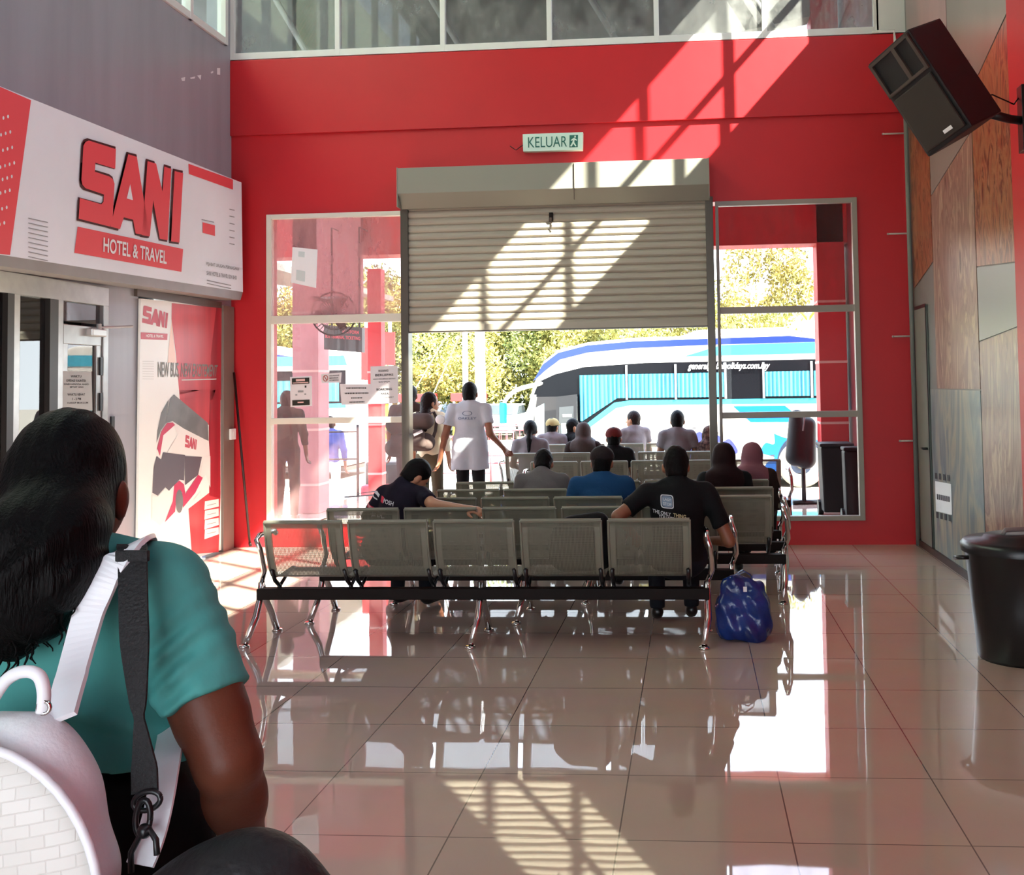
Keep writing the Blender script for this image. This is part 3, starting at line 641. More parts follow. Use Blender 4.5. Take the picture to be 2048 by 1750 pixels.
mpanel('slate blue mural patch between orange and pink panels', [[(7.04, 1.92), (7.95, 1.86), (7.95, 2.41), (7.04, 2.34)]], mural('mural_slate', [(120, 132, 138), (132, 142, 146)], .7, (1, 1, 1), .3))
mpanel('pink brown mural panel behind the black bin', [[(7.04, .06), (7.95, .06), (7.95, 1.85), (7.04, 1.91)]], PK)
mpanel('grey diagonal mural area above the loudspeaker', [[(7.04, 4.02), (7.95, 3.76), (8.6, 4.02), (8.6, 5.8), (7.04, 5.8)]], GY)
mpanel('dull pink mural area high in the right corner', [[(8.62, 4.02), (10.14, 4.05), (10.14, 5.8), (8.62, 5.8)]], mural('mural_rose', [(150, 128, 128), (170, 142, 140), (140, 124, 124)], .8, (1, 1, .4), .6))
struct(MB().box(XR-.03, XR, 7.1, D, 0, .06).build('baseboard_right', mat('dark_skirting', (58, 44, 38), .5)))
d2 = struct(MB().box(XR-.02, XR, 9.66, 10.12, .06, 2.25).build('door_2', mat('sage_door', (122, 134, 124), .4, noise=.1), bevel=.004))
MB().tube([(XR-.022, 9.72, .95), (XR-.06, 9.72, .95), (XR-.06, 9.80, .95)], .011, 8).build('door_handle', BLACK, d2, smooth=True)
MB().box(XR-.024, XR-.019, 9.64, 9.66, .06, 2.27).box(XR-.024, XR-.019, 9.66, 10.12, 2.24, 2.27).build('door_gap', BLACK, d2)
wn_ = empty('wall_notice', (XR-.012, 9.3, .3), 0, 'white label with black dashes low on the blue mural panel', 'notice')
qw = [at(x, y, X=XR-.011) for x, y in ((1870, 962), (1902, 968), (1904, 1030), (1872, 1022))]
kid(poly('sheet', qw, PAPER), wn_)
kid(polys('dash', [sub(qw, u, v0, u+.14, v1) for u in (.02, .28, .54, .8) for v0, v1 in ((-.28, -.08), (1.02, 1.22))]+[sub(qw, u, .42, u+.08, .6) for u in (.1, .22, .34, .46, .58, .7, .82)], INK, None, (-.002, 0, 0)), wn_)

# ------------------------------------------------------------------ loudspeaker on the right wall
SPK = mat('speaker_cabinet', (17, 18, 21), .6, bump=.15, bscale=300); GRL = mat('speaker_grille', (44, 36, 30), .65, bump=.2, bscale=600); HORN = mat('speaker_horn', (70, 60, 54), .45)
def speaker():
    t = empty('loudspeaker', (1.62, 6.45, 3.12), 0, 'black loudspeaker cabinet tilted down on a bracket on the right wall', 'loudspeaker')
    sp = empty('cabinet_pivot')
    cab = MB().prism([(-.19, -.18, -.34), (.19, -.18, -.34), (.14, .2, -.34), (-.14, .2, -.34)], (0, 0, .68)).build('cabinet', SPK, bevel=.012)
    gr = MB().box(-.165, .165, -.2, -.18, -.315, .06).build('grille', GRL, bevel=.02)
    hn = MB().add([(-.165, -.185, .10), (.165, -.185, .10), (.165, -.185, .31), (-.165, -.185, .31), (-.05, -.09, .16), (.05, -.09, .16), (.05, -.09, .26), (-.05, -.09, .26)],
                  [(0, 1, 5, 4), (1, 2, 6, 5), (2, 3, 7, 6), (3, 0, 4, 7), (4, 5, 6, 7)]).build('horn', HORN)
    hr = MB().box(-.175, .175, -.2, -.18, .085, .105).box(-.175, .175, -.2, -.18, .305, .325).box(-.175, -.155, -.2, -.18, .085, .325).box(.155, .175, -.2, -.18, .085, .325).box(.02, .05, -.2, -.14, .1, .31).build('horn_rim', HORN, bevel=.003)
    lg = MB().box(.02, .09, -.204, -.2, -.285, -.262).build('badge', WHITE, bevel=.002)
    tp_ = MB()
    for i in range(4): tp_.box(-.12+i*.07, -.09+i*.07, -.02, .02, .34, .352)
    tps = tp_.build('top_fixing', BLACK, bevel=.003)
    return t, sp, [cab, gr, hn, hr, lg, tps]
t, sp, ks = speaker(); bpy.data.objects.remove(sp)
t.location = at(1872, 172, Y=6.35)
SPR = Matrix(((.48, .714, -.511, 0), (-.83, .56, 0, 0), (.286, .423, .862, 0), (0, 0, 0, 1)))
for k in ks: k.parent = t; k.matrix_parent_inverse = Matrix.Identity(4); k.matrix_local = SPR
kid(MB().box(XR-.06, XR-.015, 6.62, 6.72, 3.0, 3.42).build('wall_plate', BLACK, bevel=.004), t)
kid(MB().tube([(XR-.05, 6.67, 3.2), (2.02, 6.62, 3.2), (1.88, 6.55, 3.22)], .028, 10).build('bracket_arm', BLACK, smooth=True), t)
kid(MB().tube([(XR-.05, 6.7, 3.36), (XR-.1, 6.65, 3.30), (1.9, 6.55, 3.34), (1.75, 6.5, 3.3)], .005, 6).build('cable', BLACK, smooth=True), t)

# ------------------------------------------------------------------ black dustbin by the right wall
t = empty('dustbin', (1.84, 6.12, 0), 0, 'tall black plastic dustbin with lid by the right wall', 'bin')
BIN = mat('bin_plastic', (14, 14, 16), .35)
MB().lathe([(0, 0), (.235, 0), (.245, .02), (.27, .3), (.295, .58), (.305, .6), (.305, .63), (.31, .63)], seg=40).build('body', BIN, t, smooth=True)
MB().lathe([(.318, .60), (.322, .64), (.30, .665), (.2, .675), (.19, .69), (0, .695)], seg=40).build('lid', BIN, t, smooth=True)
MB().tube([(-.1, -.02, .69), (-.08, -.02, .72), (.08, .02, .72), (.1, .02, .69)], .014, 8).build('lid_handle', mat('grey_handle', (120, 112, 110), .4), t, smooth=True)
MB().tube([(-.31, -.1, .58), (-.36, -.1, .58), (-.37, -.04, .57), (-.32, -.03, .57)], .012, 8).build('handle', BIN, t, smooth=True)

# ------------------------------------------------------------------ blue carrier bag beside the first bench
BAGM = mat('blue_plastic', (18, 52, 128), .25, bump=.6, bscale=9, rgb2=(12, 34, 96), nscale=6)
def wobbag(x, y, z): return .012*np.sin(x*23+z*9)*np.sin(y*19+z*13)+.006*np.sin(x*60+z*31)*np.sin(y*50)
t = empty('carrier_bag', (.29, 6.52, 0), 0, 'full blue plastic carrier bag on the floor at the end of the first bench', 'bag')
b = soft('bag_body', [C((-.07, 0, .08), (.07, 0, .08), .10, k=.05), C((-.075, 0, .22), (.075, 0, .22), .09, k=.06), C((-.10, .0, .33), (.10, 0, .33), .035, .035, k=.06), C((-.04, .0, .36), (.04, 0, .36), .03, .03, k=.04)], BAGM, t, .008, planes=[((0, 0, .003), (0, 0, -1))], wob=wobbag)
MB().ribbon([(-.06, -.02, .34), (-.05, -.03, .40), (.0, -.03, .43), (.05, -.02, .40), (.06, -.01, .34)], .02, .004, (0, 1, 0)).build('handle', BAGM, t)
MB().ribbon([(-.05, .03, .34), (-.03, .03, .39), (.02, .03, .41), (.06, .03, .38), (.07, .03, .33)], .02, .004, (0, 1, 0)).build('handle', BAGM, t)
MB().box(.0, .022, -.097, -.092, .31, .34).build('price_tag', WHITE, t)

# ------------------------------------------------------------------ beam seating
def perf_mat(name, rgb, edge=.0):
    m = mat(name, rgb, .42, metal=.35, noise=.1, nscale=4); nt = m.node_tree; b = nt.nodes['Principled BSDF']
    tc = nt.nodes.new('ShaderNodeTexCoord'); sx = nt.nodes.new('ShaderNodeSeparateXYZ'); nt.links.new(tc.outputs['Object'], sx.inputs[0])
    def math_(op, a, bb=None):
        n = nt.nodes.new('ShaderNodeMath'); n.operation = op
        for i, v in enumerate((a, bb)):
            if v is None: continue
            if isinstance(v, (int, float)): n.inputs[i].default_value = v
            else: nt.links.new(v, n.inputs[i])
        return n.outputs[0]
    P_ = .0085
    # arc length along the bent sheet ~ y + (1-z); staggered round holes
    s_ = math_('SUBTRACT', sx.outputs['Y'], sx.outputs['Z'])
    def holes(ox, oz):
        fx = math_('SUBTRACT', math_('PINGPONG', math_('ADD', math_('DIVIDE', sx.outputs['X'], P_), 100+ox), .5), .0)
        fz = math_('PINGPONG', math_('ADD', math_('DIVIDE', s_, P_*1.0), 100+oz), .5)
        return math_('LESS_THAN', math_('ADD', math_('MULTIPLY', fx, fx), math_('MULTIPLY', fz, fz)), .075)
    h1 = holes(0, 0)
    tr = nt.nodes.new('ShaderNodeBsdfTransparent'); mx = nt.nodes.new('ShaderNodeMixShader'); out = nt.nodes['Material Output']
    nt.links.new(h1, mx.inputs[0]); nt.links.new(b.outputs[0], mx.inputs[1]); nt.links.new(tr.outputs[0], mx.inputs[2]); nt.links.new(mx.outputs[0], out.inputs[0])
    return m
PERF = perf_mat('perforated_steel', (126, 126, 112)); SEATM = mat('seat_rim_steel', (134, 134, 120), .4, metal=.35)
BW, BP = .488, .5325          # seat width and pitch
backp = [(.0, .765), (.012, .70), (.03, .62), (.055, .54), (.085, .47), (.12, .42)]
seatp = [(.12, .42), (.17, .402), (.26, .398), (.36, .405), (.45, .415), (.50, .408), (.53, .385)]
def sheet_mesh(name, prof, x0, x1):
    n = len(prof); me = bpy.data.meshes.new(name)
    me.from_pydata([(x0, a, b) for a, b in prof]+[(x1, a, b) for a, b in prof], [], [(i, i+1, n+i+1, n+i) for i in range(n-1)]); return me
def rim_mesh(name, prof, extra):
    mb = MB(); w = BW/2
    for x0, x1 in ((-w, -w+.045), (w-.045, w)):
        n = len(prof); mb.add([(x0, a, b) for a, b in prof]+[(x1, a, b) for a, b in prof], [(i, i+1, n+i+1, n+i) for i in range(n-1)])
    for s in (-1, 1): mb.tube([(s*w, a, b) for a, b in prof], .008, 6)
    for a, b, c in extra: mb.tube([(-w, a, b), (w, a, b)], c, 8)
    n0, n1 = prof[0], prof[1]
    t = .6 if extra and extra[0][0] == prof[0][0] else 0
    mb.add([(-w, n0[0], n0[1]), (w, n0[0], n0[1]), (w, n0[0]+(n1[0]-n0[0])*.6, n0[1]+(n1[1]-n0[1])*.6), (-w, n0[0]+(n1[0]-n0[0])*.6, n0[1]+(n1[1]-n0[1])*.6)], [(0, 1, 2, 3)])
    return mb.mesh(name)
ME = dict(back=sheet_mesh('back_panel', backp, -BW/2+.04, BW/2-.04), seat=sheet_mesh('seat_panel', seatp, -BW/2+.04, BW/2-.04),
          brim=rim_mesh('backrest', backp, [(0, .765, .013)]), srim=rim_mesh('seat', seatp, [(.53, .385, .013)]))
for k in ('back', 'seat'): ME[k].materials.append(PERF)
for k in ('brim', 'srim'): ME[k].materials.append(SEATM)
br_ = MB()
for s in (1,):
    x = 0; br_.tube([(x, .085, .46), (x, .14, .385), (x, .22, .335), (x, .20, .31)], .013, 8).tube([(x, .2, .33), (x, .34, .39)], .011, 6); br_.ball((x, .10, .455), .018, 8)
ME['brk'] = br_.mesh('bracket'); ME['brk'].materials.append(BLACK)
lg = MB().tube([(0, .20, .36), (0, .18, .27), (0, .11, .16), (-.03, .02, .02)], .021, 10).lathe([(.0, .016), (.03, .014), (.034, .0), (0, 0)], (-.03, .01, 0), 14)
ME['legr'] = lg.mesh('leg'); ME['legr'].materials.append(CHROME)
lg = MB().tube([(0, .20, .36), (0, .24, .27), (0, .36, .14), (.0, .44, .02)], .021, 10).lathe([(.0, .016), (.03, .014), (.034, .0), (0, 0)], (0, .45, 0), 14)
ME['legf'] = lg.mesh('leg'); ME['legf'].materials.append(CHROME)
ME['beam'] = MB().box(-.11, 2.73, .14, .22, .262, .33).mesh('beam', .006); ME['beam'].materials.append(DBROWN)
ar = MB().tube([(0, .2, .36), (0.03, .17, .44), (.02, .13, .58), (.0, .12, .64), (0, .17, .665), (0, .40, .66), (0, .43, .64)], .017, 10)
ME['arm'] = ar.mesh('armrest'); ME['arm'].materials.append(CHROME)
for k in ('legr', 'legf', 'arm', 'brk'):
    for p in ME[k].polygons: p.use_smooth = True
def child(name, me, par, loc):
    o = bpy.data.objects.new(name, me); COL.objects.link(o); o.parent = par; o.location = loc; return o
def bench(x0, y, label, z=0):
    t = empty('beam_bench', (x0, y, z), 0, label, 'bench', 'five-seat perforated steel beam benches')
    child('beam', ME['beam'], t, (0, 0, 0))
    for i in range(5):
        x = BW/2+BP*i
        b = child('backrest', ME['brim'], t, (x, 0, 0)); child('mesh_panel', ME['back'], b, (0, 0, 0))
        s = child('seat', ME['srim'], t, (x, 0, 0)); child('mesh_panel', ME['seat'], s, (0, 0, 0))
        [child('bracket', ME['brk'], t, (x+q_*(BW/2-.012), 0, 0)) for q_ in (-1, 1)]
    for x in (-.10, 1.31, 2.72):
        child('leg', ME['legr'], t, (x, 0, 0)); child('leg', ME['legf'], t, (x, 0, 0))
    for x in (-.10, 2.72): child('armrest', ME['arm'], t, (x, 0, 0))
    return t
bench(-2.645, 6.28, 'steel five-seat bench nearest the viewer, facing the exit')
bench(-2.47, 6.91, 'second bench from the viewer, the man in the sponsor jersey sits on it')
bench(-2.07, 7.53, 'third bench from the viewer, the man in the blue polo sits on it')
bench(-2.01, 8.12, 'fourth bench from the viewer, with the man in the grey shirt')
bench(-2.00, 8.74, 'fifth bench from the viewer, last one inside the shutter')
bench(-1.71, 11.0, 'first bench outside the shutter, under the porch')
bench(-2.24, 12.4, 'second bench outside the shutter, the woman with a low ponytail on it')
bench(-2.22, 14.2, 'outermost bench on the porch, nearest the bus')

# ------------------------------------------------------------------ people
SKIN = mat('skin_brown', (134, 84, 60), .5, bump=.05); SKINL = mat('skin_tan', (176, 126, 96), .5, bump=.05); SKIND = mat('skin_dark', (104, 60, 42), .5, bump=.05)
HAIR = mat('black_hair', (9, 7, 7), .55, spec=.12, bump=.3, bscale=90, stretch=(3, 3, .6)); HAIRR = mat('dark_brown_hair', (28, 13, 10), .5, spec=.15, bump=.4, bscale=90)
EYE_ = mat('eye', (20, 16, 15), .2)
def cloth(name, rgb, bump=.5, bs=9, **k): return mat(name, rgb, .8, spec=.2, bump=bump, bscale=bs, **k)
def hand(w, d, up, side, curl=.6, s=1.):
    """palm, four unequal bent fingers and a thumb off the side of the palm"""
    w = np.array(w, float); d = np.array(d, float); d /= np.linalg.norm(d); up = np.array(up, float); up -= d*(up@d); up /= np.linalg.norm(up); l = np.cross(d, up)*side
    P = [C(w, w+d*.03*s, .024*s, .026*s, .015)]
    for j, (o, L) in enumerate(((.030, .070), (.010, .080), (-.011, .075), (-.031, .058))):
        a = w+d*.02*s+l*o*.6*s; k = w+d*.085*s+l*o*s; P.append(C(a, k, .015*s, .0125*s, .012))
        d1 = d*math.cos(curl*.6)-up*math.sin(curl*.6); d2 = d*math.cos(curl*1.7)-up*math.sin(curl*1.7)
        m_ = k+d1*L*.55*s; P.append(C(k, m_, .0105*s, .0095*s, .004)); P.append(C(m_, m_+d2*L*.5*s, .0095*s, .008*s, .004))
    tb = w+d*.03*s+l*.025*s; tm = tb+(d*.6+l*.75-up*.25)*.045*s; P += [C(tb, tm, .015*s, .0115*s, .012), C(tm, tm+(d*.9+l*.2-up*.35)*.035*s, .0115*s, .0095*s, .006)]
    return P
def rotm(yaw=0, pitch=0, roll=0): return np.array((Euler((pitch, roll, 0)).to_matrix().to_4x4() @ Matrix.Identity(4)).to_3x3() if 0 else (Matrix.Rotation(yaw, 3, 'Z') @ Matrix.Rotation(pitch, 3, 'X') @ Matrix.Rotation(roll, 3, 'Y')))
def person(label, loc, rz=0, s=1., pose='sit', top=None, low=None, hair='short', skin=SKIN, hairm=HAIR, head=(0, 0, 0), lean=0., slouch=0., arms=None, wide=1., sleeve=.55, capm=None, scarf=None, h=.013, shoe=None, legs=None, tilt=0., side=0., hem=-.09):
    """body faces +Y; arms = ((elbow L, wrist L), (elbow R, wrist R)); head = yaw, pitch, roll"""
    top = top or WHITE; low = low or BLACK; shoe = shoe or BLACK
    w = wide
    if pose == 'sit':
        pel = (0, 0, .49); wai = (side*.4, lean*.35-.01, .63-slouch*.3); che = (side*.8, lean*.75, .79-slouch*.7); nb = (side, lean, .985-slouch)
        hipz = .50; L = legs or [((-.10, 0.02, .50), (-.12, .37, .50), (-.12, .34, .09)), ((.10, .02, .50), (.12, .37, .50), (.12, .37, .09))]
    else:
        pel = (0, 0, .98); wai = (0, lean*.3, 1.13); che = (0, lean*.7, 1.30); nb = (side, lean, 1.495-slouch)
        L = legs or [((-.09, 0, .94), (-.10, .03, .50), (-.10, -.02, .09)), ((.09, 0, .94), (.10, .03, .50), (.10, .0, .09))]
    pel, wai, che, nb = map(np.array, (pel, wai, che, nb))
    Rh = rotm(*head); HS = 1.08; hc = nb+np.array([0, .01, .015])+Rh@np.array([0, .025, .100])
    sh = [nb+np.array([-.175*w, -.01, -.055+tilt]), nb+np.array([.175*w, -.01, -.055-tilt])]
    if arms is None:
        if pose == 'sit': arms = ((nb+(-.235*w, .03, -.33), nb+(-.10, .27, -.42)), (nb+(.235*w, .03, -.33), nb+(.10, .27, -.42)))
        else: arms = ((nb+(-.235*w, -.02, -.33), nb+(-.25*w, .06, -.58)), (nb+(.235*w, -.02, -.33), nb+(.25*w, .04, -.58)))
    A = [(np.array(a, float), np.array(b, float)) for a, b in arms]
    def H(p): return hc+Rh@(np.array(p, float)*HS)
    def EH(p, r, k): return E(H(p), tuple(v*HS for v in r), k, Rh)
    B = [EH((0, -.005, .02), (.072, .093, .10), .03), EH((0, .025, -.045), (.055, .062, .065), .03), C(H((0, .085, .0)), H((0, .103, -.03)), .011, .014, .012),
         EH((.076, -.005, -.01), (.012, .022, .032), .008), EH((-.076, -.005, -.01), (.012, .022, .032), .008), C(H((-.018, .083, -.066)), H((.018, .083, -.066)), .010, k=.01),
         C(nb+(0, -.01, -.03), H((0, -.03, -.05)), .064, .056, .04), C(nb-(0, 0, .08), che, .07, .10), C(che, wai, .10, .10), C(wai, pel, .10, .10)]
    for i in (0, 1):
        e, wr = A[i]; B += [C(sh[i], e, .05, .042), C(e, wr, .04, .027, .02)]
        dd = wr-e; dd /= np.linalg.norm(dd); B += hand(wr+dd*.01, dd, (0, -.4, 1) if pose == 'sit' else ((1 if i == 0 else -1), 0, .1), (-1 if i == 0 else 1) if pose == 'sit' else (1 if i == 0 else -1))
        hp, kn, an = map(np.array, L[i]); B += [C(hp, kn, .07, .05), C(kn, an, .05, .036)]
    body = soft('person', B, skin, None, min(h, .010), scale=s)
    tag(body, label, 'person'); body.location = loc; body.rotation_euler = (0, 0, rz)
    # top
    T = [C(nb+(0, -.012, -.04), nb+(0, -.010, .022), .080, .064, .03)]+([C(pel+(-.08, 0, .1), pel+(-.10, .0, hem), .12, .125), C(pel+(.08, 0, .1), pel+(.10, .0, hem), .12, .125)] if hem < -.1 else [])+[E(che+(0, -.005, 0), (.165*w, .118, .16), .06), E(wai, (.150*w, .115, .15), .06), E(pel+(0, 0, .0), (.168*w, .125, .125), .05), C(sh[0]+(.03, 0, .0), sh[1]+(-.03, 0, 0), .062, k=.06), C(nb+(-.075*w, -.01, -.035), nb+(.075*w, -.01, -.035), .055, k=.05)]
    for i in (0, 1):
        e, wr = A[i]
        if sleeve <= 1: T.append(C(sh[i], sh[i]+(e-sh[i])*sleeve, .066, .062, .03, True))
        else: T += [C(sh[i], e, .064, .055, .03), C(e, e+(wr-e)*(sleeve-1), .053, .042, .02, True)]
    def wob(x, y, z): return (.004*np.sin(x*31+z*22+1)*np.sin(z*27-x*13+y*20)).astype(np.float32)
    soft('shirt', T, top, body, h, planes=[(pel+(0, 0, hem), (0, 0, -1))], wob=wob, scale=s)
    # trousers and shoes
    Q = [E(pel+(0, .0, -.02), (.165*w, .125, .13), .06)]
    for hp, kn, an in L:
        hp, kn, an = map(np.array, (hp, kn, an)); Q += [C(hp, kn, .09, .066, .03), C(kn, an, .066, .052, .03, True)]
    soft('trousers', Q, low, body, h, planes=[(pel+(0, 0, .07), (0, 0, 1))], scale=s)
    for hp, kn, an in L:
        an = np.array(an, float); base = an[2]-.075
        soft('shoe', [C(an+(0, -.01, -.02), an+(0, .04, -.03), .042, .04, .03), C(an+(0, .02, -.045), an+(0, .15, -.05), .036, .032, .02)], shoe, body, .012, planes=[((0, 0, base), (0, 0, -1))], scale=s)
    # eyes
    for sx_ in (-1, 1): MB().ball(tuple(H((sx_*.031, .082, .012))*s), (.009*s, .006*s, .006*s), 8).build('eye', EYE_, body, smooth=True)
    # hair
    n1 = Rh@np.array([0, .80, -.60]); pf = H((0, .045, .02)); pn = H((0, 0, -.066)); nd = Rh@np.array([0, 0, -1.])
    def wobh(x, y, z): return (.002*np.sin(x*120+z*40)*np.sin(z*90+y*110)).astype(np.float32)
    if hair in ('short', 'cap', 'bun'):
        soft('hair', [EH((0, -.014, .028), (.081, .098, .103), .02), EH((0, -.042, -.045), (.066, .058, .07), .02)], hairm, body, .009, planes=[(pf, n1), (pn, nd)], wob=wobh, scale=s)
    if hair == 'bun': pass
    if hair == 'ponytail':
        soft('hair', [EH((0, -.014, .026), (.083, .102, .106), .02), C(H((0, -.10, -.02)), H((0, -.125, -.10)), .03, .035, .03), C(H((0, -.125, -.10)), nb+(0, -.13, -.16), .035, .018, .02)], hairm, body, .009, planes=[(pf, n1)], wob=wobh, scale=s)
    if hair == 'long':
        soft('hair', [EH((0, -.016, .026), (.085, .104, .108), .02), C(H((0, -.06, -.05)), nb+(0, -.10, -.05), .075, .07, .04), C(nb+(0, -.10, -.05), nb+(0, -.13, -.20), .07, .04, .04)], hairm, body, .009, planes=[(H((0, .045, .02)), Rh@np.array([0, 1., -.2]))], wob=wobh, scale=s)
    if hair == 'cap':
        cp = soft('cap', [EH((0, -.006, .045), (.092, .108, .085), .02)], capm, body, .009, planes=[(H((0, 0, .025)), Rh@np.array([0, .12, -1.]))], scale=s)
        soft('visor', [EH((0, .105, .03), (.068, .07, .012), .01)], capm, cp, .007, scale=s)
    if hair == 'hijab':
        soft('headscarf', [EH((0, -.012, .02), (.094, .115, .118), .03), C(H((0, -.02, -.06)), nb+(0, -.03, -.02), .095, .12, .05), C(nb+(-.10*w, -.03, -.06), nb+(.10*w, -.03, -.06), .085, k=.06), C(nb+(0, -.06, -.04), nb+(0, -.09, -.16), .09, .06, .06)],
             scarf, body, .010, cuts=[EH((0, .10, -.01), (.058, .075, .078), .0)], wob=wob, scale=s)
    return body, dict(H=H, nb=nb, che=che, pel=pel, sh=sh, s=s)
def decal(body, J, name, quads, m, Rloc=None):
    """flat print on the back of a shirt: quads in local metres"""
    o = polys(name, quads, m, body); return o
C_BLK = cloth('black_cotton', (14, 14, 16)); C_NAVY = cloth('navy_jersey', (26, 20, 34), noise=.4, nscale=5); C_BLUE = cloth('blue_polo', (20, 62, 102)); C_GREY = cloth('grey_cotton', (98, 94, 94))
C_DRK = cloth('dark_denim', (22, 24, 32)); C_WHT = cloth('white_cotton', (186, 190, 200)); C_MAR = cloth('maroon_scarf', (30, 11, 14)); C_PNK = cloth('dusty_pink_scarf', (122, 76, 88))
C_PGR = cloth('pale_grey_cotton', (116, 110, 114)); C_CRM = cloth('cream_cotton', (236, 226, 196)); C_GSC = cloth('grey_scarf', (70, 58, 56)); C_PAT = cloth('patterned_scarf', (120, 92, 84), rgb2=(50, 34, 34), nscale=28); C_DBR = cloth('dark_brown_cotton', (40, 26, 24))
def onback(J, x0, x1, z0, z1, y, skew=0):
    s = J['s']; return [(x0*s, y*s, (z1)*s), (x1*s, y*s, (z1+skew)*s), (x1*s, y*s, (z0+skew)*s), (x0*s, y*s, z0*s)]
def projq(q, body, off=.004):
    return q
# jersey man leaning right, arm resting along the next backrest
b, J = person('seated man in dark sponsor jersey, head bowed, arm along the next backrest', (-2.17, 7.18, 0), -.35, .95, 'sit', C_NAVY, C_DRK, 'short', SKINL, head=(-.55, -.75, .1), lean=.14, slouch=.06, side=.09, tilt=.0,
              arms=((np.array((-.24, .05, .60)), np.array((-.12, .28, .54))), (np.array((.42, .03, .82)), np.array((.70, .02, .80)))), sleeve=.72)
JER = (b, J)
b, J = person('seated man in black slogan tee with both elbows out', (-.10, 6.70, 0), .12, .97, 'sit', C_BLK, C_DRK, 'short', SKIN, head=(0, -.15, 0), lean=.05, slouch=.02,
              arms=((np.array((-.40, -.06, .77)), np.array((-.30, .15, .64))), (np.array((.33, -.02, .59)), np.array((.22, .22, .56)))), sleeve=.70, wide=1.12)
TEE = (b, J)
person('seated man in blue polo and dark cap with its peak forwards', (-.69, 7.85, 0), .05, .94, 'sit', C_BLUE, C_DRK, 'cap', SKIN, head=(-.15, -.1, 0), lean=.06, slouch=.05, capm=cloth('dark_cap', (34, 26, 28)), wide=1.15)
person('seated man in grey shirt with his head bowed low', (-1.24, 8.42, 0), 0, .92, 'sit', C_GREY, C_DRK, 'short', SKIN, head=(0, -.6, 0), lean=.14, slouch=.06, wide=1.05)
person('seated woman in black with dark maroon headscarf', (.25, 8.40, 0), 0, .93, 'sit', C_BLK, C_BLK, 'hijab', SKIN, lean=.04, slouch=.06, scarf=C_MAR, sleeve=1.8)
person('seated woman in dusty pink headscarf, behind the maroon one', (.50, 9.02, 0), -.2, .90, 'sit', C_DBR, C_BLK, 'hijab', SKIN, lean=.04, slouch=.06, scarf=C_PNK, sleeve=1.8)
person('seated woman with low black ponytail on the porch bench', (-2.0, 12.78, 0), .0, .95, 'sit', C_PGR, C_DRK, 'ponytail', SKIN, lean=.02, slouch=.02)
person('seated person in cream cap and pale shirt', (-1.97, 14.58, 0), -.1, .93, 'sit', C_PGR, C_DRK, 'cap', SKINL, head=(-.25, 0, 0), slouch=.03, capm=cloth('cream_cap', (160, 146, 100)))
person('seated person in black turned right beside the cream cap', (-1.70, 14.66, 0), -.9, .92, 'sit', C_BLK, C_DRK, 'short', SKINL, head=(-.3, 0, 0), slouch=.03)
person('seated person in grey headscarf left of the red cap', (-1.34, 12.80, 0), .0, .95, 'sit', C_DBR, C_BLK, 'hijab', SKIN, slouch=.06, scarf=C_GSC, sleeve=1.8)
person('seated person in black with dark red cap on the porch bench', (-.86, 11.40, 0), .0, .93, 'sit', C_BLK, C_DRK, 'cap', SKIN, slouch=.04, capm=cloth('dark_red_cap', (96, 30, 28)))
person('young man in pale grey tee turned left before the bus', (-.80, 14.60, 0), .5, .97, 'sit', C_PGR, C_DRK, 'short', SKINL, head=(.6, 0, 0), slouch=-.01, hairm=HAIRR)
person('seated person in pale grey top with full dark hair on porch', (-.18, 12.80, 0), -.1, .99, 'sit', C_PGR, C_DRK, 'short', SKIN, slouch=-.03)
person('seated woman in patterned brown headscarf by the right shutter rail', (.20, 12.78, 0), -.3, .90, 'sit', C_PAT, C_BLK, 'hijab', SKINL, head=(-.3, -.1, 0), slouch=.06, scarf=C_PAT, sleeve=1.8)
WM, JW = person('standing man in white tee walking out through the exit', (-2.37, 11.0, 0), -.04, .935, 'stand', C_WHT, cloth('black_jeans', (18, 18, 20)), 'short', SKIN, head=(0, .05, 0), sleeve=.62, wide=1.12, hem=-.23,
       arms=((np.array((-.27, -.06, 1.14)), np.array((-.36, .02, .86))), (np.array((.26, -.10, 1.16)), np.array((.36, .10, .99)))),
       legs=[((-.09, 0, .94), (-.11, .10, .52), (-.11, .06, .09)), ((.09, 0, .94), (.11, -.02, .52), (.11, -.22, .12))])
WW, JWW = person('standing woman with long dark hair and grey backpack by the exit', (-2.86, 11.2, 0), -.25, .875, 'stand', C_CRM, cloth('olive_skirt', (92, 84, 66)), 'long', SKINL, hairm=HAIRR, head=(-.7, .1, 0), sleeve=1.6)
BB, JB = person('standing person behind the shutter post with dark backpack', (-3.24, 11.8, 0), .0, .925, 'stand', cloth('brown_grey_shirt', (66, 52, 48)), C_DRK, 'short', SKIN, sleeve=.6, wide=1.1)
person('person standing in dark clothes outside the left window edge', (-4.86, 12.2, 0), .1, .90, 'stand', cloth('charcoal_shirt', (22, 22, 20)), C_DRK, 'short', SKIND, sleeve=1.6)
LW, JL = person('far traveller in blue shirt and white trousers on the forecourt', (-6.1, 17.2, -.62), .2, 1.0, 'stand', cloth('blue_shirt', (70, 86, 150)), cloth('white_trousers', (236, 226, 232)), 'short', SKIN, sleeve=1.7)

